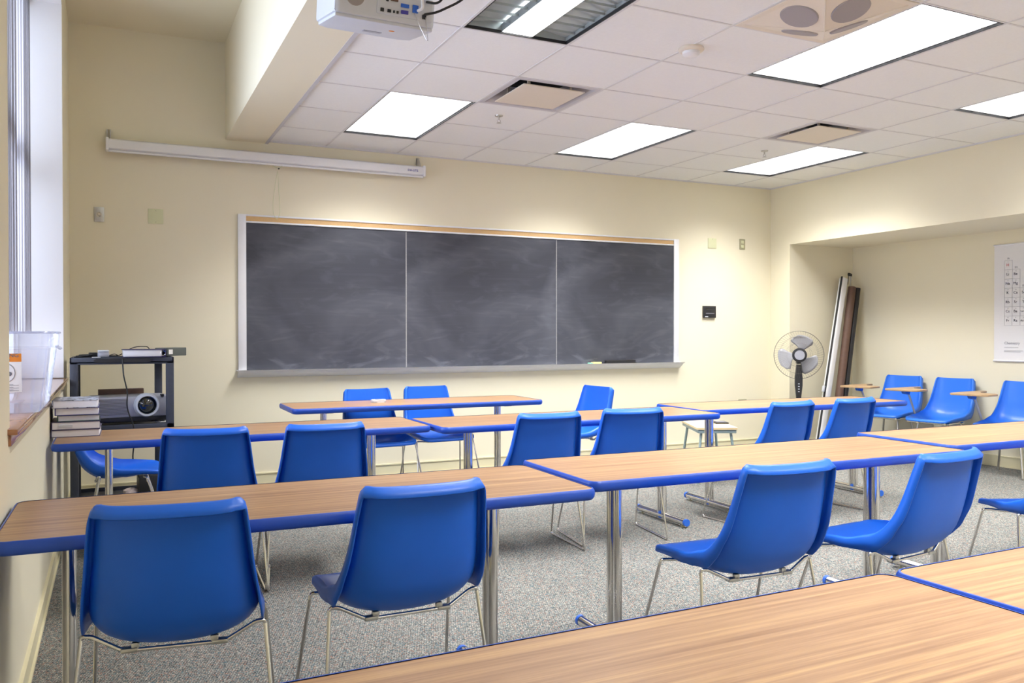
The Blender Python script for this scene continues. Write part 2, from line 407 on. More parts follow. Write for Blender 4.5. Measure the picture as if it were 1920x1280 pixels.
# wooden window sill
s = empty('window_sill', (XL-.008, (WY0+WY1)/2, .932), 0)
s['kind'] = 'structure'; s.name = 'trim_5'
a = MB(); a.box(-.27, (WY0-WY1)/2-.06, -.018, .034, (WY1-WY0)/2, 0, .004); a.build('sill_board', M['wood_raw'], s)
a = MB(); a.box(.0, (WY0-WY1)/2-.04, -.052, .016, (WY1-WY0)/2-.01, -.018, .003); a.build('sill_apron', M['wood_raw'], s)

# ------------------------------------------------------------------ ceiling fixtures
W1 = (1.0, .995, .97)
M['lamp'] = emit('fluorescent_lamp', (1.0, .99, .985), 4.6)
M['lampstrip'] = emit('fluorescent_strip', (1.0, .99, .985), 6.0)
def troffer(i, j, label, style=0, power=41.5):
    cx = GX+T*(i+.5); cy = GY-T*(j+1)
    r = empty('ceiling_light', (cx, cy, ZC), 0, label, 'ceiling light', 'fluorescent fixtures in the tile ceiling')
    hx, hy = T/2-.008, T-.008; D = .11
    h = MB()
    for (x0, x1, y0, y1) in ((-hx, -hx+.006, -hy, hy), (hx-.006, hx, -hy, hy), (-hx, hx, -hy, -hy+.006), (-hx, hx, hy-.006, hy)):
        h.box(x0, y0, -.002, x1, y1, D)
    h.box(-hx, -hy, D, hx, hy, D+.01)
    h.build('housing', M['black'], r, smooth=False)
    ix, iy = hx-.009, hy-.009
    f = MB()   # inner reflector tray
    f.box(-ix, -iy, D-.004, ix, iy, D-.001)
    for sx in (-1, 1): f.box(sx*ix-.002, -iy, .012, sx*ix+.002, iy, D-.004)
    for sy in (-1, 1): f.box(-ix, sy*iy-.002, .012, ix, sy*iy+.002, D-.004)
    f.build('reflector', M['fix_white'] if not style else M['fix_grey'], r, smooth=False)
    l = MB()
    if not style:
        l.box(-ix+.004, -iy+.004, D-.02, ix-.004, iy-.004, D-.006)
        l.build('lamp_panel', M['lamp'], r, smooth=False)
    else:
        l.box(-.085, -iy+.004, .004, .085, iy-.004, .03)
        l.build('lamp_strip', M['lampstrip'], r, smooth=False)
    v = MB(); n = 12
    z0, z1 = (.010, .055)
    for k in range(1, n):
        y = -iy+2*iy*k/n
        if style:
            for sx in (-1, 1): v.box(min(sx*.09, sx*ix), y-.0015, .014, max(sx*.09, sx*ix), y+.0015, .026)
        else: v.box(-ix, y-.0015, z0, ix, y+.0015, z1)
    for x in ((-ix/3, ix/3) if not style else ()): v.box(x-.0015, -iy, z0, x+.0015, iy, z1)
    if style:
        for sx in (-1, 1):
            v.box(sx*.088-.0015, -iy, .006, sx*.088+.0015, iy, .045)
            v.quad((sx*.09, -iy, .055), (sx*.09, iy, .055), (sx*ix, iy, .030), (sx*ix, -iy, .030))
    v.build('louver', M['fix_white'] if not style else M['fix_grey'], r, smooth=False)
    ld = bpy.data.lights.new('fluorescent_light', 'AREA'); ld.shape = 'RECTANGLE'; ld.size = 2*ix-.03; ld.size_y = 2*iy-.03
    ld.energy = power; ld.color = W1; ld.spread = R(118)
    lo = bpy.data.objects.new('fluorescent_light', ld); COL.objects.link(lo); lo.parent = r; lo.location = (0, 0, -.006)
    return r
FLAB = {(0, 0): 'white lit ceiling light nearest the blackboard above its left half', (3, 0): 'white lit ceiling light before the blackboard, between the two air vents',
 (6, 0): 'white lit ceiling light close to the far right room corner', (0, 4): 'ceiling light showing one bright strip between grey louver cells', (3, 4): 'largest bright ceiling light, beside the round speaker grilles',
 (6, 4): 'bright ceiling light cut off by the right edge of the photo, above the alcove header'}
for c in sorted(FIX):
    troffer(c[0], c[1], FLAB.get(c, 'fluorescent ceiling light in the tile ceiling behind the viewer'), 1 if c == (0, 4) else 0)

def vent(i, j, label):
    cx = GX+T*(i+.5); cy = GY-T*(j+.5); h = T/2-.006
    r = empty('air_vent', (cx, cy, ZC), 0, label, 'air vent', 'square diffusers in the ceiling')
    f = MB(); inn = .235
    # flared dish: outer flange slopes up into a throat
    def ring(a, za, b, zb):
        for k in range(4):
            c0, c1 = k*PI/2+PI/4, (k+1)*PI/2+PI/4; q = math.sqrt(2)
            f.quad((a*q*math.cos(c0), a*q*math.sin(c0), za), (a*q*math.cos(c1), a*q*math.sin(c1), za), (b*q*math.cos(c1), b*q*math.sin(c1), zb), (b*q*math.cos(c0), b*q*math.sin(c0), zb))
    ring(h, -.002, h-.03, -.004); ring(h-.03, -.004, inn, .045); ring(inn, .045, inn-.03, .10)
    f.build('flange', M['trimwhite'], r, smooth=False)
    d = MB(); d.box(-inn+.03, -inn+.03, .10, inn-.03, inn-.03, .105); d.box(-h, -h, .11, h, h, .115); d.build('duct_opening', M['dark_void'], r, smooth=False)
    p = MB(); p.box(-.218, -.218, -.012, .218, .218, -.004, .003); p.build('face_plate', M['diffuser'], r, smooth=False)
    for sx in (-1, 1):
        for sy in (-1, 1):
            b = MB(); b.box(sx*.15-.008, sy*.15-.008, -.006, sx*.15+.008, sy*.15+.008, .10); b.build('hanger', M['diffuser'], r, smooth=False)
vent(1, 2, 'square cream air vent above the blackboard, right of the near square-looking lit fixture')
vent(5, 2, 'square cream air vent beside the fixture at the far right corner')

def speaker(i, j):
    cx = GX+T*(i+.5); cy = GY-T*(j+.5); h = T/2-.008
    r = empty('ceiling_speaker', (cx, cy, ZC), 0, 'cream pyramid ceiling speaker panel with four round grey grilles', 'ceiling speaker')
    f = MB(); f.box(-h, -h, -.006, h, h, .0, .002); hb = h-.035; dz = .085
    top = (0, 0, -dz)
    cs = [(-hb, -hb, -.006), (hb, -hb, -.006), (hb, hb, -.006), (-hb, hb, -.006)]
    for k in range(4):
        f.bm.faces.new([f.bm.verts.new(p) for p in (cs[k], cs[(k+1) % 4], top)])
    f.build('panel', M['diffuser'], r, smooth=False)
    for k in range(4):
        a = k*PI/2
        n = Vector((math.cos(a)*dz, math.sin(a)*dz, -hb)).normalized()
        c = Vector((math.cos(a)*hb*.62, math.sin(a)*hb*.62, -.006-dz*.38))
        z = n; x = Vector((-math.sin(a), math.cos(a), 0)); y = z.cross(x)
        M4 = Matrix((x, y, z)).transposed().to_4x4(); M4.translation = c
        g = MB(); g.lathe([(0, .003), (.086, .004), (.09, .0), (.09, -.004)], 32, M4); g.build('speaker_grille', M['grille'], r)
        rb = MB(); c1 = cs[k]
        rb.tube([c1, top], .004, 6); rb.build('rib', M['diffuser'], r)
M['grille'] = mat('grey_perforated_grille', srgb(160, 154, 154), .7, var=.1, vscale=400)
speaker(2, 5)

def sprinkler(x, y, label):
    r = empty('sprinkler', (x, y, ZC), 0, label, 'sprinkler', 'fire sprinklers in the ceiling')
    a = MB(); a.lathe([(0, 0), (.03, 0), (.028, -.006), (.012, -.008), (0, -.008)], 20); a.build('escutcheon', M['steel'], r)
    a = MB(); a.lathe([(.006, -.008), (.006, -.03), (.0, -.03)], 12); a.tube([(.006, 0, -.028), (.014, 0, -.04), (0, 0, -.052)], .002, 6); a.tube([(-.006, 0, -.028), (-.014, 0, -.04), (0, 0, -.052)], .002, 6)
    a.lathe([(0, -.052), (.017, -.052), (.017, -.054), (0, -.054)], 16); a.build('head', M['steel'], r)
sprinkler(2.489, 5.42, 'small sprinkler head between the two left fixtures'); sprinkler(5.0, 5.5, 'small sprinkler head left of the farthest ceiling light')

sd = empty('smoke_detector', (2.846, 3.698, ZC), 0, 'small white smoke detector on the ceiling between speaker and vent', 'smoke detector')
a = MB(); a.lathe([(0, -.001), (.068, -.001), (.07, -.012), (.062, -.02), (.05, -.022), (0, -.022)], 32); a.build('base', M['diffuser'], sd)
a = MB(); a.lathe([(0, -.020), (.048, -.020), (.046, -.036), (.034, -.046), (0, -.048)], 32); a.build('sensor_cap', M['white_paint'], sd)

# ------------------------------------------------------------------ tables
TH = .704
def table(cx, cy, deg, label, L=1.875, Wd=.565, th=TH, ins=(.26, .26)):
    r = empty('classroom_table', (cx, cy, 0), R(deg), label, 'table', 'wood-topped tables with blue edging')
    ib = .006
    t = MB(); t.prism(rrect(L-2*ib, Wd-2*ib, .034), th-.030, th); t.build('table_top', M['wood'], r)
    e = MB(); base = rrect(L-2*ib, Wd-2*ib, .034)
    prof = [(0, .0015), (.004, .001), (.0085, -.005), (.0105, -.016), (.0085, -.027), (.003, -.034), (-.006, -.036)]
    n = len(base); rings = []
    for k, (x, y) in enumerate(base):
        px, py = base[k-1]; qx, qy = base[(k+1) % n]
        d1 = Vector((x-px, y-py)); d2 = Vector((qx-x, qy-y))
        d = (d1.normalized()+d2.normalized()).normalized() if d1.length > 1e-6 and d2.length > 1e-6 else (d1+d2).normalized()
        nx, ny = d.y, -d.x
        rings.append([e.bm.verts.new((x+nx*o, y+ny*o, th+z)) for o, z in prof])
    for k in range(n):
        A, B = rings[k], rings[(k+1) % n]
        for q in range(len(prof)-1): e.bm.faces.new((A[q], B[q], B[q+1], A[q+1]))
    e.build('edge_band', M['blue_band'], r)
    for sx in (-1, 1):
        x = sx*(L/2-ins[(sx+1)//2])
        lg = MB()
        for dy in (-.023, .023): lg.tube([(x, dy, .035), (x, dy, th-.03)], .0175, 16)
        lg.box(x-.03, -.20, th-.045, x+.03, .20, th-.030, .003)
        lo = lg.build('leg', M['chrome'], r)
        b = MB(); b.prism([(-.009, .10), (.009, .10), (.009, .34), (.0, .42), (-.009, .34)], -.012, .012, Matrix.Translation((x, 0, th-.03)) @ Matrix.Rotation(PI, 4, 'Y') @ Matrix.Rotation(PI/2, 4, 'X') @ Matrix.Translation((0, -.10, 0)))
        b.build('brace', M['blue_band'], lo)
        f = MB(); f.tube([(x, -.255, .034), (x, .255, .034)], .021, 16); fo = f.build('foot_bar', M['chrome'], r)
        for sy in (-1, 1):
            c = MB(); c.tube([(x, sy*.25, .034), (x, sy*.268, .034)], .0225, 16); c.build('end_cap', M['blue_cap'], fo)
            c = MB(); c.lathe([(0, 0), (.012, 0), (.012, .006), (.004, .008), (.004, .02), (0, .02)], 12, Matrix.Translation((x, sy*.22, 0))); c.build('glide', M['brass'], fo)
        c = MB(); c.obox((x, 0, .036), (.038, .036, .046), bev=.008); c.build('joint_cover', M['blue_cap'], fo)
    return r
table(2.036, 5.95, -.6, 'wood-topped table with blue edge standing alone before the blackboard')
table(.668, 4.616, -.3, 'wood-topped table with blue edge holding the stack of books by the window', L=1.83, ins=(.235, .26))
table(2.540, 4.486, -.2, 'middle wood-topped table of the second row, in front of the lone table')
table(4.44, 4.672, -2.0, 'wood-topped table before the standing fan, farthest right in the second row', L=1.86)
table(.580, 2.616, -.84, 'wood-topped table with blue edge running out of the left side, behind two blue chairs', L=1.684, ins=(.155, .26))
table(2.395, 2.698, -.93, 'wood-topped table between the two chairs at lower right and the row behind', L=1.86)
table(4.33, 2.792, -.72, 'wood-topped table cut off by the right edge, before the tablet-arm chairs')
table(.650, .953, .91, 'nearest wood-topped table filling the bottom of the photo, left of the thin seam', L=1.64)
table(2.422, .985, .95, 'nearest wood-topped table in the bottom right corner, right of the thin seam')

# ------------------------------------------------------------------ chairs
def cr(P, t):
    n = len(P)-1; x = t*n; i = min(int(x), n-1); f = x-i
    p0, p1, p2, p3 = P[max(i-1, 0)], P[i], P[i+1], P[min(i+2, n)]
    return tuple(.5*(2*b+(c-a)*f+(2*a-5*b+4*c-d)*f*f+(3*b-a-3*c+d)*f**3) for a, b, c, d in zip(p0, p1, p2, p3))
CEN = [(-.172, .784), (-.163, .715), (-.145, .62), (-.122, .53), (-.088, .452), (-.020, .396), (.06, .384), (.16, .392), (.25, .410), (.31, .423), (.338, .421)]
EDG = [(-.148, .789), (-.128, .72), (-.096, .62), (-.060, .545), (-.012, .494), (.045, .472), (.10, .454), (.17, .448), (.25, .440), (.30, .433), (.328, .423)]
WID = [(.166,), (.175,), (.186,), (.197,), (.206,), (.211,), (.213,), (.209,), (.204,), (.199,), (.172,)]
def shell_mesh():
    mb = MB(); bm = mb.bm; NU, NV = 28, 46; g = []
    for j in range(NV+1):
        v = j/NV
        # denser rows where the top corners round over
        c = cr(CEN, v); e = cr(EDG, v); wd = cr(WID, v)[0]
        if v < .04: wd -= .008*(1-v/.04)**2
        row = []
        for i in range(NU+1):
            u = -1+2*i/NU; k = abs(u)**2.7
            kz = abs(u)**(2.1 if (v < .06 or .36 < v < .66) else 2.7)
            row.append(bm.verts.new((wd*math.sin(u*PI/2*.93)/math.sin(PI/2*.93), c[0]*(1-k)+e[0]*k, c[1]*(1-kz)+e[1]*kz)))
        g.append(row)
    for j in range(NV):
        for i in range(NU): bm.faces.new((g[j][i], g[j][i+1], g[j+1][i+1], g[j+1][i]))
    loop = [(0, i) for i in range(NU+1)]+[(j, NU) for j in range(1, NV+1)]+[(NV, i) for i in range(NU-1, -1, -1)]+[(j, 0) for j in range(NV-1, 0, -1)]
    def flange(j, i):
        v = j/NV; sx = (i == NU)-(i == 0)
        K = [(0, -.030, -.016), (.12, -.034, -.010), (.30, -.042, -.012), (.38, -.042, -.030), (.44, -.030, -.052), (.50, -.008, -.046), (.60, 0, -.034), (.80, .001, -.024), (.93, .002, -.020)]
        if v < .93:
            q = max(m for m in range(len(K)-1) if K[m][0] <= v); A_, B_ = K[q], K[q+1]; t = (v-A_[0])/(B_[0]-A_[0]); t = t*t*(3-2*t)
            d = Vector((0, A_[1]*(1-t)+B_[1]*t, A_[2]*(1-t)+B_[2]*t))
        else: d = Vector((0, .004, -.020))
        o = Vector((sx*.013, 0, 0))
        if j == 0: o += Vector((0, -.004, .002)); d = Vector((0, -.030, -.028))
        if j == NV: o += Vector((0, .008, 0))
        return d, o
    rings = [[g[j][i] for j, i in loop]]
    for f, q in ((.06, .55), (.16, .9), (.5, 1), (1, 1)):
        ring = []
        for j, i in loop:
            d, o = flange(j, i); ring.append(bm.verts.new(g[j][i].co+d*f+o*q))
        rings.append(ring)
    n = len(loop)
    for A, B in zip(rings, rings[1:]):
        for k in range(n): bm.faces.new((A[k], A[(k+1) % n], B[(k+1) % n], B[k]))
    return mb
SHELL = None
def chair_shell(r, m):
    global SHELL
    o = shell_mesh().build('shell', m, r, angle=70)
    md = o.modifiers.new('thick', 'SOLIDIFY'); md.thickness = .005; md.offset = 0
    return o
def make_chair(label, group, m):
    r = empty('chair', (0, 0, 0), 0, label, 'chair', group)
    chair_shell(r, m)
    rr = .0058
    for s in (-1, 1):
        l = MB(); l.tube([(s*.229, .0, .412), (s*.263, -.073, .006), (s*.263, .364, .006), (s*.232, .242, .390)], rr, 10, .03)
        l.build('sled_leg', M['chrome'], r)
    b = MB(); b.tube([(-.230, .001, .404), (-.2285, 0, .421), (-.205, -.004, .421), (-.125, -.018, .380), (.125, -.018, .380), (.205, -.004, .421), (.2285, 0, .421), (.230, .001, .404)], rr, 10, .016)
    b.build('rear_crossbar', M['chrome'], r)
    b = MB(); b.tube([(-.233, .243, .378), (-.2315, .242, .396), (-.20, .238, .396), (-.13, .232, .388), (.13, .232, .388), (.20, .238, .396), (.2315, .242, .396), (.233, .243, .378)], rr, 10, .014)
    b.build('front_crossbar', M['chrome'], r)
    for s in (-1, 1):
        for y, z in ((-.018, .380), (.232, .388)):
            b = MB(); b.obox((s*.112, y+.004, z+.001), (.042, .026, .013), bev=.004); b.obox((s*.098, y+.004, z+.010), (.020, .016, .018), bev=.003)
            b.build('bracket', M['steel'], r)
    return r
G1 = 'blue plastic chairs at the tables'
proto = make_chair('x', G1, M['chair'])
CH = [
 (.153, 2.404, -8.46, 'nearest blue chair at lower left, closest to the window wall'),
 (.790, 2.387, 0, 'second blue chair from the left in the nearest row of chairs, beside a table leg'),
 (1.992, 2.225, -2.9, 'blue chair left of the two turned ones at lower right, seat tucked under the table'),
 (2.672, 2.174, 6.3, 'blue chair at right turned left, its back before the seam of the right-hand tables'),
 (3.75, 2.24, -22, 'blue chair cut by the right edge, only seat and legs in view'),
 (.409, 4.127, -10.1, 'blue chair in front of the projector cart, backing the table with the books'),
 (.914, 4.084, -2.6, 'blue chair left of centre in the second row, below the left part of the blackboard'),
 (2.11, 4.099, -2.4, 'blue chair, left one of the close pair at the middle table of the second row'),
 (2.675, 4.125, -8.6, 'blue chair, right one of the close pair at the middle table of the second row'),
]
for k, (x, y, a, lab) in enumerate(CH):
    if k == 0: proto.location = (x, y, 0); proto.rotation_euler = (0, 0, R(a)); proto['label'] = lab
    else: dup(proto, (x, y, 0), R(a), lab, G1)
MORE = [
 (3.80, 4.10, 4, 'blue chair, left one of the pair backing the table before the fan'),
 (4.36, 4.12, 4, 'blue chair, right one of the pair backing the table before the fan'),
 (1.783, 6.135, 184, 'left blue chair behind the lone table, facing the room under the blackboard'),
 (2.295, 6.245, 182, 'right blue chair behind the lone table, facing the room under the blackboard'),
 (3.37, 5.76, 97, 'single blue chair turned sideways right of the lone table, under the board tray'),
 (-.06, 5.38, -90, 'blue chair seen from its side behind the book table, beside the cart'),
]
for (x, y, a, lab) in MORE: dup(proto, (x, y, 0), R(a), lab, G1)

# tablet-arm chairs along the alcove wall
def make_tablet_chair(label):
    r = empty('tablet_arm_chair', (0, 0, 0), 0, label, 'chair', 'tablet-arm chairs along the alcove wall')
    chair_shell(r, M['chair_light'])
    for s in (-1, 1):
        l = MB(); l.tube([(s*.13, -.015, .385), (s*.20, -.10, .01)], .009, 10); l.lathe([(0, 0), (.014, 0), (.014, .02), (0, .02)], 12, Matrix.Translation((s*.20, -.10, 0))); l.build('leg', M['steel'], r)
        l = MB(); l.tube([(s*.13, .22, .385), (s*.20, .31, .01)], .009, 10); l.lathe([(0, 0), (.014, 0), (.014, .02), (0, .02)], 12, Matrix.Translation((s*.20, .31, 0))); l.build('leg', M['steel'], r)
    b = MB(); b.tube([(-.16, -.015, .385), (.24, -.015, .385)], .010, 10); b.tube([(-.16, .22, .385), (.24, .22, .385)], .010, 10); b.tube([(-.13, -.03, .385), (-.13, .25, .385)], .010, 10); b.tube([(.13, -.03, .385), (.13, .25, .385)], .010, 10)
    b.build('seat_frame', M['chrome'], r)
    p = MB(); p.tube([(.20, .06, .385), (.245, .07, .40), (.285, .12, .61), (.29, .16, .672)], .010, 10, .03); po = p.build('arm_post', M['steel'], r)
    k = MB(); k.prism([(-.05, 0), (.05, 0), (.03, -.035), (-.03, -.045)], -.02, .02, Matrix.Translation((.28, .19, .674)) @ Matrix.Rotation(PI/2, 4, 'Z') @ Matrix.Rotation(PI/2, 4, 'X')); k.build('arm_bracket', M['blue_cap'], r)
    t = MB()
    pts = [(.30, -.10), (.315, -.02), (.32, .20), (.31, .40), (.28, .44), (.02, .44), (-.02, .41), (-.02, .25), (.02, .20), (.16, .17), (.21, .10), (.23, -.02), (.25, -.10), (.28, -.12)]
    t.prism([(x+.05, y) for x, y in pts], .676, .692, bev=.003); t.build('writing_tablet', M['tan'], r)
    return r
tc = make_tablet_chair('bright blue tablet-arm chair in the alcove corner by the leaning rolls, partly behind a table')
tc.location = (7.02, 5.86, 0); tc.rotation_euler = (0, 0, R(102))
dup(tc, (7.02, 5.31, 0), R(98), 'bright blue tablet-arm chair, middle one of the three along the alcove wall')
dup(tc, (7.03, 4.64, 0), R(98), 'bright blue tablet-arm chair under the wall chart, cut by the right edge')

# ------------------------------------------------------------------ blackboard
bb = empty('blackboard', (.905, YF, .915), 0, 'long dark three-panel blackboard with aluminium frame on the cream wall', 'blackboard')
BW, BH = 4.25, 1.24
f = MB()
f.box(0, -.022, .0, .062, 0, BH, .002); f.box(BW-.062, -.022, 0, BW, 0, BH, .002)
f.box(.062, -.022, BH-.014, BW-.062, 0, BH, .002); f.box(.062, -.022, BH-.066, BW-.062, 0, BH-.052, .002)
f.build('frame', M['alu'], bb)
c = MB(); c.box(.062, -.014, BH-.052, BW-.062, -.002, BH-.014); c.build('cork_strip', M['cork'], bb)
xsb = [.062, 1.385, 2.852, BW-.062]
for k in range(3):
    p = MB(); p.box(0, -.012, 0, xsb[k+1]-xsb[k]-.004, -.002, BH-.068); p.build('slate_panel', M['slate'], bb, loc=(xsb[k]+.002, 0, 0))
for k in (1, 2):
    p = MB(); p.box(xsb[k]-.005, -.0128, 0, xsb[k]+.005, -.003, BH-.066); p.build('panel_joint', M['chalkline'], bb)
t = MB()
t.prism([(0, 0), (-.075, 0), (-.085, .010), (-.080, .006), (-.012, .004), (0, .012)], 0, BW+.04, Matrix.Translation((-.012, 0, 0)) @ Matrix(((0, 0, 1, 0), (1, 0, 0, 0), (0, 1, 0, 0), (0, 0, 0, 1))))
t.prism([(0, 0), (-.075, 0), (-.070, -.010), (-.012, -.048), (0, -.050)], 0, BW+.02, Matrix.Translation((-.006, 0, 0)) @ Matrix(((0, 0, 1, 0), (1, 0, 0, 0), (0, 1, 0, 0), (0, 0, 0, 1))))
t.build('chalk_tray', M['alu'], bb)
ER = tag(MB().box(-.175, -.024, 0, .175, .024, .012, .003).box(-.165, -.022, .012, .165, .022, .034, .004).build('board_eraser', M['black_plastic'], loc=(4.44, YF-.045, .921)), 'long black board eraser lying on the right end of the chalk tray', 'eraser')
ck = empty('chalk_box', (4.16, YF-.045, .921), 0, 'small box of pale yellow and green chalk on the tray left of the eraser', 'chalk box')
a = MB(); a.box(-.035, -.02, 0, .060, .02, .018, .002); a.build('box', mat('pale_yellow_card', srgb(240, 225, 140), .7, var=.1), ck)
a = MB()
for k in range(3): a.tube([(-.075, -.014+.013*k, .008), (-.036, -.014+.013*k, .008)], .0055, 8)
a.build('chalk_sticks', mat('pale_green_chalk', srgb(150, 222, 190), .8), ck)

# ------------------------------------------------------------------ projection screen
ps = empty('projection_screen', (-.03, YF, 2.60), 0, 'white roll-up projection screen case hung above the blackboard', 'projection screen')
SL = 2.465
c = MB(); c.prism([(-.035, -.045), (-.085, -.045), (-.105, -.03), (-.11, 0), (-.105, .03), (-.085, .042), (-.035, .042)], .018, SL-.018, Matrix(((0, 0, 1, 0), (1, 0, 0, 0), (0, 1, 0, 0), (0, 0, 0, 1)))); c.build('case', M['white_paint'], ps)
c = MB(); c.box(.02, -.098, -.057, SL-.02, -.078, -.043, .004); c.build('bottom_bar', M['white_paint'], ps)
for x in (0, SL-.02):
    c = MB(); c.box(x, -.112, -.048, x+.022, -.030, .046, .006); c.build('end_cap', M['white_paint'], ps)
for x in (.008, SL-.05):
    c = MB(); c.box(x, -.006, -.03, x+.028, 0, .125); c.box(x+.004, -.07, .040, x+.024, -.006, .046); c.obox((x+.014, -.04, .08), (.016, .004, .11), (R(-38), 0, 0))
    c.build('wall_bracket', M['steel'], ps)
lg = MB(); text(lg, 'DA-LITE', .026, Matrix.Translation((SL-.115, -.1105, -.004)) @ Matrix.Rotation(R(90), 4, 'X'), .0008); lg.build('logo', M['logo_blue'], ps)
cd = MB(); pts = []
x0, zc = 1.23, -.06
cd.tube([(x0-.05, -.09, -.05), (x0-.02, -.088, -.068), (x0, -.088, -.075), (x0+.03, -.088, -.065), (x0+.04, -.09, -.05)], .003, 6, .01)
loop = [(x0, -.088, -.08), (x0-.015, -.07, -.2), (x0-.03, -.05, -.32), (x0-.03, -.05, -.43), (x0, -.05, -.485), (x0+.025, -.05, -.43), (x0+.02, -.05, -.32), (x0+.008, -.07, -.2)]
cd.tube(loop, .0022, 6, .04, closed=True); cd.build('pull_cord', M['creamplate'], ps)
k = MB(); k.lathe([(0, -.008), (.008, 0), (0, .008)], 12, Matrix.Translation((x0+.008, -.094, -.08))); k.build('cord_stop', M['black_plastic'], ps)

# ------------------------------------------------------------------ wall plates
def plate(name, x, z, w, h, label, cat, m, parts=(), y=YF, d=.006):
    r = empty(name, (x, y, z), 0, label, cat)
    a = MB(); a.box(-w/2, -d, -h/2, w/2, 0, h/2, .002); a.build('plate', m, r)
    for (pn, x0, x1, z0, z1, dd, mm) in parts:
        b = MB(); b.box(x0, -d-dd, z0, x1, -d+.001, z1, min(.002, dd/2)); b.build(pn, mm, r)
    return r
sw = plate('key_switch', -.075, 2.092, .068, .108, 'small metal key switch plate on the wall left of the blackboard', 'switch', M['steel'])
a = MB(); a.lathe([(0, .014), (.010, .014), (.013, .004), (.018, 0)], 16, Matrix.Translation((0, -.006, 0)) @ Matrix.Rotation(R(90), 4, 'X')); a.build('key_cylinder', M['chrome'], sw)
plate('blank_wall_plate', .31, 2.10, .106, .112, 'square pale wall plate left of the blackboard, beside the metal switch', 'wall plate', M['creamplate'], (('screw', -.003, .003, .04, .046, .001, M['brass']), ('screw', -.003, .003, -.046, -.04, .001, M['brass'])))
plate('blank_wall_plate', 5.585, 2.138, .108, .104, 'square pale wall plate right of the blackboard', 'wall plate', M['creamplate'], (('screw', -.003, .003, .04, .046, .001, M['brass']),))
plate('wall_outlet', 5.98, 2.145, .074, .108, 'tall metal outlet plate high on the wall near the right corner', 'outlet', M['brass'], (('socket', -.017, .017, .008, .038, .003, M['creamplate']), ('socket', -.017, .017, -.038, -.008, .003, M['creamplate'])))
plate('wall_control_panel', 5.541, 1.432, .158, .122, 'square black control panel on the wall right of the blackboard', 'control panel', M['black_plastic'], (('display', -.055, .055, .022, .040, .002, M['glass_dark']), ('button_row', -.05, .055, -.022, -.012, .003, M['greytxt']), ('name_strip', -.062, -.022, -.054, -.046, .0008, M['silver_light'])), d=.022)
plate('wall_outlet', 5.985, .475, .108, .09, 'low outlet plate on the front wall just above the table before the fan', 'outlet', M['brass'], (('socket', -.04, -.008, -.016, .016, .003, M['creamplate']), ('socket', .008, .04, -.016, .016, .003, M['creamplate'])))
lo_ = empty('wall_outlet', (XL, 2.44, .62), R(90), 'outlet plate low on the window wall at the left edge of the photo', 'outlet')
a = MB(); a.box(-.036, -.006, -.056, .036, 0, .056, .002); a.build('plate', M['steel'], lo_)
for z in (.02, -.02):
    a = MB(); a.box(-.016, -.009, z-.014, .016, -.005, z+.014, .002); a.build('socket', M['creamplate'], lo_)

# ------------------------------------------------------------------ wall chart (periodic table)
pc = empty('wall_chart', (XB, 5.005, .955), R(-90), 'white periodic table wall chart hanging in the alcove above the blue chairs', 'wall chart')
# local x runs toward the camera (world -Y), local -y faces the room
PWD, PHT = 1.50, 1.055
a = MB()
a.box(0, -.0086, .012, PWD, -.0074, PHT-.012)
so = a.build('sheet', M['paper'], pc)
for z in (0.006, PHT-.006):
    a = MB(); a.tube([(-.004, -.010, z), (PWD+.004, -.010, z)], .008, 10); a.build('hanging_rail', M['white_paint'], pc)
SYM = {1: 'H Li Na K Rb Cs Fr'.split(), 2: [None]+'Be Mg Ca Sr Ba Ra'.split(), 3: [None]*3+['Sc', 'Y', 'La-Lu', 'Ac-Lr']}
rows = ['Ti V Cr Mn Fe Co Ni Cu Zn Ga Ge As Se Br Kr'.split(), 'Zr Nb Mo Tc Ru Rh Pd Ag Cd In Sn Sb Te I Xe'.split(), 'Hf Ta W Re Os Ir Pt Au Hg Tl Pb Bi Po At Rn'.split()]
for c in range(4, 19):
    SYM[c] = [None]*3+[rows[q][c-4] for q in range(3)]
for q, s_ in enumerate('B C N O F Ne'.split()): SYM[13+q][1] = s_
for q, s_ in enumerate('Al Si P S Cl Ar'.split()): SYM[13+q][2] = s_
SYM[18][0] = 'He'
cw, chh = .072, .083; cx0, cz0 = .098, .905
ln = MB(); sy = MB(); rd = MB()
MX = Matrix.Rotation(R(90), 4, 'X')
def pd(x): return -.0092
for c, lst in SYM.items():
    for q, s_ in enumerate(lst):
        if s_ is None: continue
        x = cx0+(c-1)*cw; z = cz0-q*chh; y = pd(x+cw/2)-.001
        t = .0009
        for (xa, xb, za, zb) in ((x, x+cw, z, z+t*2), (x, x+cw, z-chh, z-chh+t*2), (x, x+t, z-chh, z), (x+cw-t, x+cw, z-chh, z)):
            ln.box(xa, y-.0006, za, xb, y+.0006, zb)
        text(rd if s_ == 'H' else sy, s_, .034 if len(s_) < 3 else .022, Matrix.Translation((x+cw*.42, y-.0006, z-chh*.48)) @ MX)
        if c < 5:
            text(ln, str((q+1)*7+c), .010, Matrix.Translation((x+cw*.45, y, z-chh*.16)) @ MX)
for c, s_, q in ((1, 'IA', 0), (2, 'IIA', 1), (3, 'IIIB', 3), (4, 'IVB', 3)):
    text(ln, s_, .024, Matrix.Translation((cx0+(c-.5)*cw, pd(cx0+(c-.5)*cw)-.001, cz0-q*chh+.018)) @ MX)
text(ln, 'Chemistry', .034, Matrix.Translation((cx0, pd(cx0)-.002, .165)) @ MX, align='LEFT')
for (w_, z) in ((.13, .125), (.17, .095), (.15, .085)): ln.box(cx0, pd(cx0+.05)-.002, z, cx0+w_, pd(cx0+.05)-.0005, z+.004)
for k in range(4): ln.box(cx0+.30+.0*k, pd(.4)-.002, .20-.02*k, cx0+.55, pd(.4)-.0005, .203-.02*k)
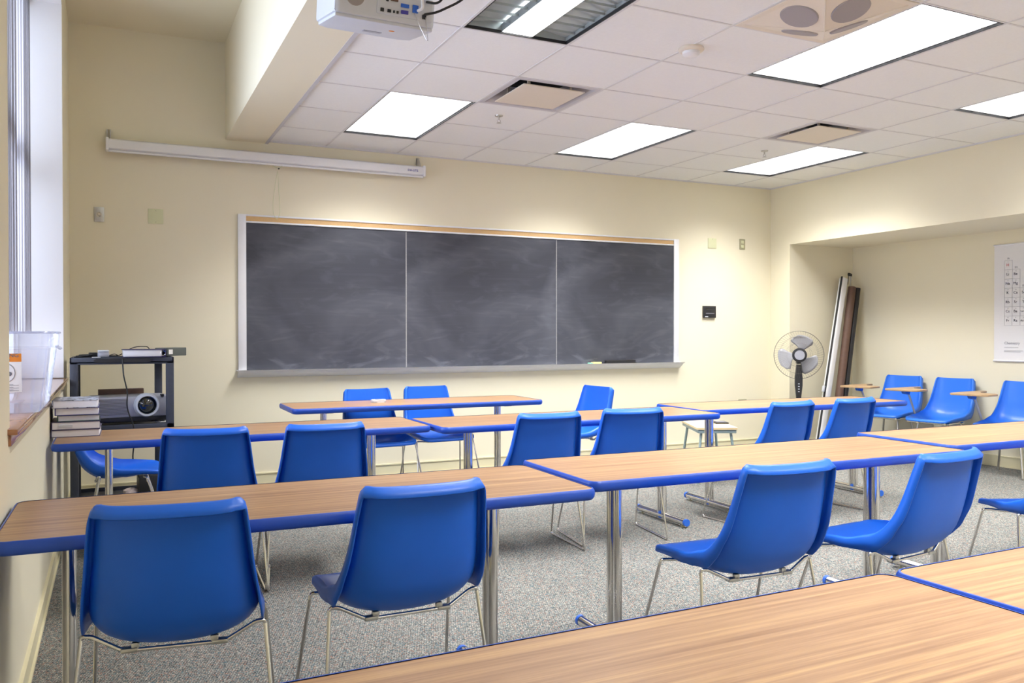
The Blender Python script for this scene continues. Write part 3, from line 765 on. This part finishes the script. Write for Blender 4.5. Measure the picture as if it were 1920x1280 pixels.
ln.build('grid_print', M['gridgrey'] if 'gridgrey' in M else mat('pale_grey_print', (.42, .42, .45), .7), pc, smooth=False)
sy.build('symbol_print', mat('dark_print', (.07, .07, .10), .7), pc, smooth=False); rd.build('red_print', M['red'], pc, smooth=False)

# ------------------------------------------------------------------ standing fan
fx, fy, fz = 6.20, 6.33, .995
fan = empty('pedestal_fan', (fx, fy, 0), R(-38), 'round pedestal fan with three grey blades and black stand in the corner', 'fan')
def Ry(y): return Matrix.Translation((0, y, fz)) @ Matrix.Rotation(R(90), 4, 'X')
a = MB(); a.lathe([(0, 0), (.19, 0), (.195, .01), (.18, .022), (.05, .035), (.03, .06), (0, .06)], 40); a.build('base', M['black_plastic'], fan)
a = MB(); a.tube([(0, 0, .05), (0, 0, .58)], .013, 16); a.build('pole', M['steel'], fan)
a = MB()
for k, (z0, wd) in enumerate(((.56, .018), (.62, .024), (.70, .032), (.78, .030), (.85, .022), (.90, .018))):
    pass
a.prism([(-.018, .52), (.018, .52), (.026, .60), (.036, .69), (.036, .77), (.027, .84), (.022, .90), (-.022, .90), (-.027, .84), (-.036, .77), (-.036, .69), (-.026, .60)], -.026, .026, Matrix.Rotation(R(90), 4, 'X'), bev=.006)
cc = a.build('control_column', M['black_plastic'], fan)
for k in range(4):
    b = MB(); b.box(-.007, -.032, .625+.026*k, .007, -.024, .634+.026*k, .001); b.build('button', M['silver_light'], cc)
a = MB(); a.lathe([(0, -.14), (.03, -.14), (.052, -.12), (.058, -.07), (.055, -.03), (0, -.03)], 28, Ry(0)); a.box(-.018, -.02, fz-.09, .018, .09, fz-.03, .006); a.build('motor_housing', M['black_plastic'], fan)
FR = .238
def guard(yf, yr, name, yrim):
    g = MB()
    nn = 60
    for k in range(nn):
        t = 2*PI*k/nn; pts = []
        for q in range(6):
            f = q/5; rr = .050+(FR-.050)*f; y = yf+(yrim-yf)*f**3
            pts.append((rr*math.cos(t+f*.25), y, fz+rr*math.sin(t+f*.25)))
        g.tube(pts, .00045, 4, caps=False)
    for rr in (.12, .185):
        g.tube([(rr*math.cos(2*PI*k/40), yf+(yrim-yf)*((rr-.050)/(FR-.050))**3, fz+rr*math.sin(2*PI*k/40)) for k in range(40)], .0007, 5, closed=True)
    g.tube([(FR*math.cos(2*PI*k/64), yrim, fz+FR*math.sin(2*PI*k/64)) for k in range(64)], .0028, 8, closed=True)
    g.tube([(.050*math.cos(2*PI*k/32), yf, fz+.050*math.sin(2*PI*k/32)) for k in range(32)], .002, 6, closed=True)
    return g.build(name, M['guard'], fan)
M['guard'] = mat('dark_wire', (.22, .20, .17), .4, .5)
guard(-.075, 0, 'front_grille', -.02); guard(.055, 0, 'rear_grille', -.014)
for k in range(3):
    t0 = R(62+120*k); b = MB(); bm = b.bm; grid = []
    for i in range(9):
        f = i/8; rr = .048+.152*f
        wlo = -.30-.18*f; whi = .40+.62*math.sin(f*PI*.62)
        if f > .8: whi -= (f-.8)*2.2; wlo += (f-.8)*1.1
        row = []
        for q in range(9):
            s_ = q/8; an = t0+wlo+(whi-wlo)*s_
            row.append(bm.verts.new((rr*math.cos(an), -.012-.036*s_*(.6+.4*f)+.01, fz+rr*math.sin(an))))
        grid.append(row)
    for i in range(8):
        for q in range(8): bm.faces.new((grid[i][q], grid[i+1][q], grid[i+1][q+1], grid[i][q+1]))
    o = b.build('blade', M['fanblade'], fan); md = o.modifiers.new('t', 'SOLIDIFY'); md.thickness = .002
a = MB(); a.lathe([(0, .070), (.050, .070), (.068, .074), (.071, .08), (.069, .088), (.050, .092), (.050, .086), (0, .086)], 36, Ry(0)); hb_ = a.build('hub_ring', M['black_plastic'], fan)
a = MB(); a.lathe([(0, .091), (.048, .091), (.050, .087), (0, .087)], 32, Ry(0)); a.build('hub_badge', M['silver'], hb_)

# ------------------------------------------------------------------ rolls leaning in the alcove corner
def lean(name, top, bot, label, cat):
    t, b = Vector(top), Vector(bot)
    r = bpy.data.objects.new(name, None); COL.objects.link(r); r.location = b; r.empty_display_size = .1
    d = (t-b); r.rotation_mode = 'QUATERNION'; r.rotation_quaternion = Vector((0, 0, 1)).rotation_difference(d.normalized())
    tag(r, label, cat); return r, d.length
Y_ = lambda z, x0, x1, y0, y1: None
r, L_ = lean('screen_case', (7.03, 6.53, 1.80), (6.50, 6.36, .03), 'tall white and black screen case leaning in the alcove corner beside the fan', 'screen case')
a = MB(); a.prism(rrect(.074, .07, .02), 0, L_-.01); a.build('case', M['white_paint'], r)
a = MB(); a.prism(rrect(.010, .022, .004), 0, L_, Matrix.Translation((-.041, -.012, 0))); a.build('edge_strip', M['black_plastic'], r)
a = MB(); a.obox((-.064, -.01, .62), (.02, .03, .07), bev=.008); a.build('latch', M['silver_light'], r)
r, L_ = lean('rolled_map', (7.12, 6.50, 1.70), (6.665, 6.33, .03), 'brown rolled map leaning between the white case and the black roll', 'rolled map')
a = MB(); a.lathe([(0, 0), (.040, 0), (.040, L_), (.034, L_), (.034, L_-.01), (0, L_-.01)], 24); a.build('roll', M['brown'], r)
a = MB(); a.lathe([(0, L_-.009), (.014, L_-.009), (.014, L_+.014), (0, L_+.014)], 16); a.build('end_knob', M['chrome'], r)
r, L_ = lean('rolled_map', (7.20, 6.50, 1.69), (6.76, 6.34, .03), 'black rolled map leaning rightmost of the three rolls in the alcove corner', 'rolled map')
a = MB(); a.lathe([(0, 0), (.030, 0), (.030, L_), (0, L_)], 24); a.build('roll', M['black_plastic'], r)
a = MB(); a.obox((.036, 0, .62), (.012, .02, .05), bev=.004); a.build('hanger', M['silver_light'], r)
r, L_ = lean('tripod_stand', (7.19, 6.585, 1.87), (7.02, 6.50, .02), 'thin grey metal stand pole with a hook showing above the leaning rolls', 'stand')
a = MB(); a.tube([(0, 0, 0), (0, 0, L_-.30)], .014, 12); a.tube([(0, 0, L_-.32), (0, 0, L_-.02)], .008, 10); a.build('pole', M['steel'], r)
a = MB(); a.obox((-.010, 0, L_-.03), (.05, .02, .03), (0, R(10), 0), bev=.004); a.tube([(-.03, 0, L_-.04), (-.035, 0, L_-.14)], .004, 8); a.build('hook', M['black_plastic'], r)
a = MB(); a.tube([(0, 0, .70), (.045, 0, .66)], .006, 8); a.obox((.0, 0, .68), (.036, .036, .04), bev=.005); a.build('clamp', M['silver_light'], r)

# ------------------------------------------------------------------ low school desk under the second-row table
dk = empty('low_desk', (4.53, 5.65, 0), R(-25), 'low light wood school desk with grey-green legs under the far table', 'desk')
a = MB(); a.prism(rrect(.33, .62, .02), .434, .45); a.build('desk_top', mat('pale_wood_laminate', srgb(226, 204, 160), .4, var=.06, vscale=20), dk)
a = MB(); a.box(-.155, -.30, .405, .155, .30, .434, .004); a.build('frame', M['desk_edge'], dk)
for sx in (-1, 1):
    for sy in (-1, 1):
        a = MB(); a.tube([(sx*.12, sy*.25, .41), (sx*.165, sy*.31, .008)], .011, 10); a.lathe([(0, 0), (.015, 0), (.015, .018), (0, .018)], 12, Matrix.Translation((sx*.165, sy*.31, 0))); a.build('leg', M['desk_edge'], dk)
nb = empty('notebook', (4.66, 5.66, .45), R(-25), 'small dark notebook lying on the low desk', 'notebook')
a = MB(); a.box(-.055, -.08, 0, .055, .08, .012, .002); a.build('cover', M['black_plastic'], nb)
a = MB(); a.box(-.04, -.05, .012, .04, .05, .0135); a.build('cover_label', M['greytxt'], nb)

# ------------------------------------------------------------------ equipment cart with projector
CX0, CX1, CY0, CY1 = -.235, .372, 5.93, 6.36
ct = empty('equipment_cart', ((CX0+CX1)/2, (CY0+CY1)/2, 0), 0, 'charcoal two-shelf equipment cart in the window corner holding a projector', 'cart')
hx, hy = (CX1-CX0)/2, (CY1-CY0)/2
for sx in (-1, 1):
    for sy in (-1, 1):
        in_ = .052 if (sx > 0 and sy > 0) else 0
        a = MB(); a.box(sx*hx-in_-(.048 if sx > 0 else 0), sy*hy-(.05 if sy > 0 else 0), .07, sx*hx-in_+(.048 if sx < 0 else 0), sy*hy+(.05 if sy < 0 else 0), 1.03, .006); a.build('post', M['cart'], ct)
        a = MB(); a.lathe([(0, -.012), (.032, -.012), (.032, .012), (0, .012)], 20, Matrix.Translation((sx*(hx-.03), sy*(hy-.03), .034)) @ Matrix.Rotation(R(90), 4, 'Y')); a.box(sx*(hx-.03)-.02, sy*(hy-.03)-.015, .05, sx*(hx-.03)+.02, sy*(hy-.03)+.015, .075); a.build('caster', M['black_plastic'], ct)
for z, nm in ((1.015, 'top_shelf'), (.583, 'middle_shelf'), (.12, 'bottom_shelf')):
    a = MB(); a.box(-hx, -hy, z, hx, hy, z+.020, .004)
    for (x0, x1, y0, y1) in ((-hx, hx, -hy, -hy+.012), (-hx, hx, hy-.012, hy), (-hx, -hx+.012, -hy, hy), (hx-.012, hx, -hy, hy)): a.box(x0, y0, z+(.006 if z > 1 else -.012), x1, y1, z+.044, .003)
    a.build(nm, M['cart'], ct)
a = MB(); a.prism([(-.17, 0), (-.155, .014), (.155, .014), (.17, 0), (.155, -.014), (-.155, -.014)], 0, .012, Matrix.Translation((0, -hy-.009, 1.040)) @ Matrix.Rotation(R(90), 4, 'X') @ Matrix.Translation((0, 0, -.006))); a.build('handle_recess', M['black_plastic'], ct)

pj = empty('video_projector', (.125, 6.09, .627), R(9), 'silver video projector with large lens on the cart middle shelf', 'projector')
a = MB(); a.prism([(-.235, -.11), (.20, -.11), (.215, -.09), (.215, .13), (.20, .15), (-.235, .15), (-.25, .13), (-.25, -.09)], .040, .178, bev=.016); a.build('body', M['silver'], pj)
a = MB(); a.box(-.24, -.10, .010, .205, .14, .050, .008); a.build('lower_case', M['black_plastic'], pj)
LZ = .118
a = MB(); a.lathe([(.078, 0), (.078, .030), (.070, .052), (.060, .052), (.056, .03), (.056, 0)], 40, Matrix.Translation((.065, -.10, LZ)) @ Matrix.Rotation(R(90), 4, 'X')); lr = a.build('lens_ring', M['silver_light'], pj)
a = MB(); a.lathe([(0, .046), (.02, .044), (.040, .036), (.050, .030), (.056, .042), (.056, .03), (.056, 0)], 40, Matrix.Translation((.065, -.10, LZ)) @ Matrix.Rotation(R(90), 4, 'X')); a.build('lens', M['glass_dark'], lr)
a = MB()
for k in range(12): a.box(-.225, -.114, .060+.009*k, -.045, -.108, .064+.009*k)
a.build('vent_grille', M['greytxt'], pj)
a = MB(); a.box(.155, -.115, .168, .175, -.085, .185, .002); a.build('sensor', M['black_plastic'], pj)
for sx in (-.2, .17):
    a = MB(); a.lathe([(0, 0), (.012, 0), (.012, .012), (0, .012)], 12, Matrix.Translation((sx, -.08, 0))); a.build('foot', M['black_plastic'], pj)
def flat(name, x, y, z, rz, w_, d_, h_, m, label, cat, bev=.002):
    o = MB().box(-w_/2, -d_/2, 0, w_/2, d_/2, h_, bev).build(name, m, loc=(x, y, z)); o.rotation_euler = (0, 0, rz); tag(o, label, cat); return o
flat('folder', .06, 6.29, .627, R(3), .28, .05, .21, M['brown'], 'dark brown folder showing behind the projector on the cart', 'folder')
flat('paper_sheet', .30, 6.08, .6275, R(18), .07, .16, .004, M['paper'], 'crumpled white paper at the right end of the cart middle shelf', 'paper', 0)
ZT = 1.0595
bn = empty('ring_binder', (.195, 6.02, ZT), R(2), 'white-paged ring binder lying on top of the cart', 'binder')
a = MB(); a.box(-.125, -.10, .004, .10, .10, .046, .002); a.build('pages', M['paper'], bn)
a = MB(); a.box(-.13, -.105, 0, .125, .105, .004); a.box(-.13, -.105, .046, .125, .105, .050); a.box(.121, -.105, .0, .125, .105, .050); a.build('cover', M['cover_dark'], bn)
a = MB(); a.tube([(.108+.016*math.cos(t*PI/8), -.098, .025+.016*math.sin(t*PI/8)) for t in range(16)], .0025, 6, closed=True); a.build('ring', M['chrome'], bn)
gb = empty('video_switch_box', (.372, 6.235, ZT), R(48), 'flat grey electronic box with a white sticker on the cart top corner', 'device')
a = MB(); a.box(-.10, -.05, 0, .10, .05, .056, .004); a.build('case', mat('green_grey_case', (.10, .115, .11), .5, .2), gb)
a = MB(); a.box(-.085, -.0515, .012, -.045, -.0495, .044); a.build('sticker', M['paper'], gb)
ad = empty('power_adapter', (-.045, 6.00, ZT), R(8), 'small pale grey power adapter standing on the left of the cart top', 'adapter')
a = MB(); a.box(-.032, -.026, 0, .032, .026, .034, .008); a.build('body', M['silver'], ad)
a = MB(); a.box(-.032, -.026, .034, .032, .026, .046, .006); a.build('lid', M['silver_light'], ad)
tag(MB().box(-.025, -.012, 0, .025, .012, .004, .001).build('paper_tag', M['paper'], loc=(-.085, 5.945, ZT)), 'tiny white tag on the cart top beside the adapter', 'tag')
cb = MB(); cb.tube([(-.20, 6.05, ZT+.006), (-.17, 6.0, ZT+.007), (-.13, 6.02, ZT+.012), (-.10, 6.10, ZT+.008), (-.17, 6.14, ZT+.006), (-.19, 6.06, ZT+.012), (-.12, 5.99, ZT+.016), (-.09, 6.08, ZT+.02)], .006, 8, .03)
cb.obox((-.105, 6.03, ZT+.016), (.05, .025, .03), (0, 0, .4), .005)
tag(cb.build('cable', M['cable']), 'coiled dark cable with plug at the left end of the cart top', 'cable')
cb = MB(); cb.tube([(-.01, 6.02, ZT+.012), (.02, 6.05, ZT+.020), (.045, 6.12, ZT+.008), (.03, 6.17, ZT+.006), (-.02, 6.15, ZT+.006), (.01, 6.09, ZT+.008), (.05, 6.14, ZT+.006), (.10, 6.16, ZT+.045), (.16, 6.15, ZT+.068), (.22, 6.14, ZT+.066), (.235, 6.14, ZT+.045)], .0028, 8, .03)
tag(cb.build('cable', M['cable']), 'thin dark cable looping over the ring binder on the cart top', 'cable')
cb = MB(); cb.tube([(.065, 5.915, ZT-.01), (.068, 5.905, 1.0), (.07, 5.90, .95), (.095, 5.90, .83), (.088, 5.89, .76), (.10, 5.90, .70), (.13, 5.90, .62), (.135, 5.905, .55), (.12, 5.91, .40), (.16, 5.93, .28)], .0042, 8, .04)
tag(cb.build('cable', M['cable']), 'black cable hanging down the front of the equipment cart', 'cable')
bg = empty('black_case', (.245, 5.98, .164), R(5), 'small black equipment case on the cart bottom shelf', 'case')
a = MB(); a.box(-.09, -.05, 0, .10, .09, .13, .01); a.build('body', M['black_plastic'], bg)
a = MB(); a.tube([(-.04, 0, .13), (-.04, 0, .16), (.04, 0, .16), (.04, 0, .13)], .006, 8, .02); a.build('handle', M['black_plastic'], bg)

# ------------------------------------------------------------------ books on the table
def book(z, h, w_, d_, x, y, rz, cm, label, spine=-1, extra=None):
    r = empty('book', (x, y, z), R(rz), label, 'book', 'stack of hardback books on the table by the window')
    a = MB(); a.box(-w_/2, -d_/2, 0, w_/2, d_/2, .003); a.box(-w_/2, -d_/2, h-.003, w_/2, d_/2, h)
    if spine: a.box(-w_/2, -d_/2, 0, -w_/2+.004, d_/2, h)
    else: a.box(-w_/2, d_/2-.004, 0, w_/2, d_/2, h)
    a.build('cover', cm, r, smooth=False)
    a = MB(); a.box(-w_/2+.005, -d_/2+.003, .003, w_/2-.004, d_/2-.005, h-.003); a.build('pages', M['pages'], r, smooth=False)
    if extra: extra(r, h, w_, d_)
    return r
def printed(name):
    m, nt, b = newmat(name); setp(b, (.3, .32, .4), .3)
    tcn = nt.nodes.new('ShaderNodeTexCoord'); w_ = nt.nodes.new('ShaderNodeTexNoise'); w_.inputs['Scale'].default_value = 22; w_.inputs['Detail'].default_value = 5; w_.inputs['Distortion'].default_value = 2
    nt.links.new(tcn.outputs['Object'], w_.inputs['Vector'])
    r = nt.nodes.new('ShaderNodeValToRGB'); r.color_ramp.elements[0].position = .42; r.color_ramp.elements[0].color = (.02, .03, .06, 1); r.color_ramp.elements[1].position = .56; r.color_ramp.elements[1].color = (.5, .54, .66, 1)
    nt.links.new(w_.outputs['Fac'], r.inputs['Fac']); nt.links.new(r.outputs['Color'], b.inputs['Base Color']); return m
zz = TH
BX, BY = -.156, 4.765
def stick(r, h, w_, d_):
    a = MB(); a.box(-.075, -d_/2-.002, .012, -.015, -d_/2+.003, .024); a.build('page_label', M['silver_light'], r)
HS = [(.036, .215, .27, -1.5, M['cover_grey'], 'grey-violet hardback at the bottom of the book stack', None, 0, 0),
      (.039, .215, .27, .5, M['cover_dark'], 'dark hardback with a white sticker on its pages, second from the bottom', stick, -.002, 0),
      (.030, .188, .25, 1.5, M['cover_green'], 'thin green-edged hardback in the middle of the book stack', None, .008, .005),
      (.036, .195, .26, 0, M['cover_blue'], 'violet-blue hardback, second from the top of the stack', None, .004, 0),
      (.038, .200, .27, -1, printed('printed_cover'), 'topmost book of the stack with a blue and black printed cover', None, -.002, -.004)]
for (h, w_, d_, a_, m_, lab, ex, dx, dy) in HS:
    book(zz, h, w_, d_, BX+dx, BY+dy, a_, m_, lab, -1, ex); zz += h+.0003

# ------------------------------------------------------------------ clear plastic tub on the sill
tb_ = empty('plastic_tub', (-.352, 3.59, .933), 0, 'clear plastic tub with orange warning label standing on the window sill', 'tub')
a = MB(); bm = a.bm
HT = .280
def loop3(sx, sy, z, r_): return [bm.verts.new((x, y, z)) for x, y in rrect(sx, sy, r_, 6)]
Ls = [loop3(.250, .500, .002, .03), loop3(.262, .512, .012, .04), loop3(.312, .556, HT-.06, .045), loop3(.314, .558, HT-.058, .045), loop3(.326, .570, HT-.056, .05), loop3(.330, .574, HT, .05)]
bm.faces.new(Ls[0][::-1])
for A, B in zip(Ls, Ls[1:]):
    for k in range(len(A)): bm.faces.new((A[k], A[(k+1) % len(A)], B[(k+1) % len(A)], B[k]))
o = a.build('body', M['acrylic'], tb_)
a = MB(); a.tube([(x, y, HT) for x, y in rrect(.334, .578, .05, 6)], .004, 8, closed=True); a.build('rim', M['acrylic'], tb_)
for sx in (-1, 1):
    a = MB(); a.tube([(sx*.165, -.05, HT-.05), (sx*.18, -.05, HT-.06), (sx*.18, .05, HT-.06), (sx*.165, .05, HT-.05)], .004, 8, .01); a.build('handle_lug', M['acrylic'], tb_)
# warning label on the near end face
lb = MB(); lb.box(-.062, 0, 0, .062, .0012, .155); lab = lb.build('warning_label', M['paper'], tb_, loc=(.020, -.2735, .075)); lab.rotation_euler = (R(5.1), 0, 0); lab.scale = (.9, 1, .86)
a = MB(); a.box(-.062, -.0008, .122, .062, 0, .155); a.build('orange_band', M['orange'], lab)
a = MB(); text(a, 'WARNING', .022, Matrix.Translation((0, -.0012, .147)) @ MX, .0003); text(a, 'AVISO', .018, Matrix.Translation((0, -.0012, .130)) @ MX, .0003)
a.tube([(.0+.040*math.cos(2*PI*k/32), -.0008, .078+.040*math.sin(2*PI*k/32)) for k in range(32)], .0008, 5, closed=True)
# pictogram: figure tipping head first over a bucket
a.prism([(-.066, .098), (-.050, .100), (-.030, .096), (-.012, .082), (-.010, .074), (-.022, .078), (-.036, .086), (-.052, .090), (-.066, .088)], 0, .0008, Matrix.Translation((.035, -.0002, 0)) @ MX)
a.prism([(-.052, .070), (-.040, .082), (-.036, .080), (-.048, .064)], 0, .0008, Matrix.Translation((.035, -.0002, 0)) @ MX)
a.prism([(-.066, .058), (-.038, .060), (-.038, .055), (-.066, .053)], 0, .0008, Matrix.Translation((.035, -.0002, 0)) @ MX)
a.lathe([(0, .0009), (.009, .0009), (.009, 0), (0, 0)], 16, Matrix.Translation((.021, -.0002, .074)) @ MX)
for k in range(9): a.box(-.055, -.0008, .006+.0036*k, .052-(k % 3)*.018, 0, .0072+.0036*k)
a.build('label_print', M['greytxt'], lab, smooth=False)

# ------------------------------------------------------------------ small things
rm = empty('remote_control', (1.775, 6.0, TH), R(12), 'small round-cornered white remote lying on the lone table', 'remote')
a = MB(); a.prism(rrect(.11, .075, .028), 0, .022, bev=.006); a.build('body', M['silver_light'], rm)
a = MB(); a.prism(rrect(.05, .03, .012), .022, .024); a.build('button_pad', M['greytxt'], rm)
rag = MB(); rag.lathe([(0, 0), (.032, 0), (.045, .012), (.040, .03), (.022, .04), (0, .043)], 14)
for v in rag.bm.verts: v.co += Vector((random.uniform(-.006, .006), random.uniform(-.006, .006), abs(random.uniform(-.004, .004))))
tag(rag.build('crumpled_wrapper', mat('white_red_wrapper', (.75, .62, .60), .6, var=.35, vscale=50), loc=(.11, 5.99, .164)), 'small crumpled white and red wrapper on the bottom shelf of the cart', 'wrapper')

# ceiling projector
cp = empty('ceiling_projector', (1.0, 3.44, 2.508), R(2), 'white ceiling projector with cable ports hanging at the top edge', 'projector')
cp.rotation_euler = (R(10), 0, R(2)); cp.location.z = 2.485
a = MB(); a.prism([(-.20, -.16), (.20, -.16), (.215, -.14), (.215, .12), (.17, .15), (-.17, .15), (-.215, .12), (-.215, -.14)], .012, .125, bev=.014); a.build('body', M['silver_light'], cp)
a = MB(); a.prism([(-.205, -.15), (.205, -.15), (.205, .11), (.16, .142), (-.16, .142), (-.205, .11)], 0, .014, bev=.004); a.build('lower_cover', M['silver_light'], cp)
a = MB(); a.box(-.04, -.165, .035, .195, -.157, .115, .002); pp = a.build('port_panel', M['silver_light'], cp)
for k, (x, z, w_, h_, mm) in enumerate(((-.02, .05, .014, .014, 'black'), (.01, .05, .014, .012, 'black'), (.03, .05, .006, .010, 'black'), (.045, .05, .008, .010, 'black'), (.075, .055, .030, .014, 'logo_blue'), (.075, .080, .034, .014, 'blue_cap'), (.12, .075, .024, .03, 'blue_cap'), (.16, .05, .016, .016, 'black'), (.0, .09, .010, .01, 'black'), (.03, .095, .03, .01, 'brown'))):
    a = MB(); a.box(x-w_/2, -.171, z-h_/2, x+w_/2, -.163, z+h_/2, .001); a.build('port', M[mm], pp)
a = MB(); a.lathe([(0, .002), (.038, .002), (.038, 0), (0, 0)], 24, Matrix.Translation((-.13, -.160, .085)) @ MX); a.build('speaker_vent', M['grille'], cp)
a = MB(); a.box(-.03, .04, -.002, .05, .07, .002); a.build('latch', M['silver'], cp)
a = MB(); a.lathe([(0, -.001), (.012, -.001), (.012, .001), (0, .001)], 16, Matrix.Translation((.07, -.03, 0))); a.build('indicator', M['orange'], cp)
a = MB(); a.lathe([(0, 0), (.05, 0), (.048, .03), (.035, .035), (.035, 0)], 24, Matrix.Translation((-.10, .15, .065)) @ Matrix.Rotation(R(-90), 4, 'X')); a.build('lens', M['glass_dark'], cp)
a = MB(); a.tube([(.0, 0, .125), (0, 0, ZC-2.485-.01)], .022, 16); a.box(-.09, -.09, .125, .09, .09, .14, .003); a.lathe([(0, ZC-2.485-.012), (.07, ZC-2.485-.012), (.07, ZC-2.485-.002), (0, ZC-2.485-.002)], 24); cm = a.build('ceiling_mount', M['white_paint'], cp); cm.rotation_euler = (R(-10), 0, 0)
a = MB(); a.tube([(.16, -.17, .06), (.20, -.20, .07), (.30, -.22, .13), (.36, -.20, .20), (.30, -.10, .264)], .005, 8, .05); a.tube([(.165, -.17, .11), (.20, -.22, .10), (.24, -.22, .17), (.22, -.10, .264)], .005, 8, .04); a.build('power_cable', M['cable'], cp)
a = MB(); a.tube([(.115, -.17, .06), (.14, -.19, .0), (.165, -.20, -.045), (.17, -.20, -.045), (.165, -.19, 0), (.165, -.17, .05)], .0014, 6, .01); a.build('security_wire', M['steel'], cp)
a = MB(); a.tube([(.13, -.17, .07), (.14, -.20, .075), (.13, -.21, .12), (.10, -.10, .264)], .006, 8, .03); a.build('data_cable', M['white_paint'], cp)

# ------------------------------------------------------------------ light from outside, world
wd = bpy.data.worlds.new('World'); S.world = wd; wd.use_nodes = True
bgd = wd.node_tree.nodes['Background']; bgd.inputs['Color'].default_value = (.76, .84, 1.0, 1); bgd.inputs['Strength'].default_value = 8.8
pl = bpy.data.lights.new('window_portal', 'AREA'); pl.shape = 'RECTANGLE'; pl.size = WZ1-WZ0; pl.size_y = WY1-WY0; pl.cycles.is_portal = True
po = bpy.data.objects.new('window_portal', pl); COL.objects.link(po); po.location = (XL-.33, (WY0+WY1)/2, (WZ0+WZ1)/2); po.rotation_euler = (0, R(-90), 0)

# ------------------------------------------------------------------ camera
cam = bpy.data.cameras.new('camera'); co = bpy.data.objects.new('camera', cam); COL.objects.link(co)
yaw, pitch, roll = .44582, -.0086, -.00108
f = Vector((math.sin(yaw)*math.cos(pitch), math.cos(yaw)*math.cos(pitch), math.sin(pitch)))
r0 = Vector((math.cos(yaw), -math.sin(yaw), 0)); u0 = r0.cross(f)
r1 = r0*math.cos(roll)+u0*math.sin(roll); u1 = -r0*math.sin(roll)+u0*math.cos(roll)
mt = Matrix((r1, u1, -f)).transposed().to_4x4(); mt.translation = (0, 0, 1.2045); co.matrix_world = mt
cam.sensor_width = 36; cam.lens = 1573.18/1920*36; cam.clip_start = .02
S.camera = co
S.view_settings.view_transform = 'Standard'; S.view_settings.look = 'None'; S.view_settings.gamma = 1; S.view_settings.exposure = 0.1
S.view_settings.use_curve_mapping = False
S.cycles.max_bounces = 8; S.cycles.diffuse_bounces = 5; S.cycles.glossy_bounces = 4; S.cycles.transparent_max_bounces = 12
S.cycles.sample_clamp_indirect = 6; S.cycles.caustics_reflective = False; S.cycles.caustics_refractive = False
S.cycles.use_denoising = True
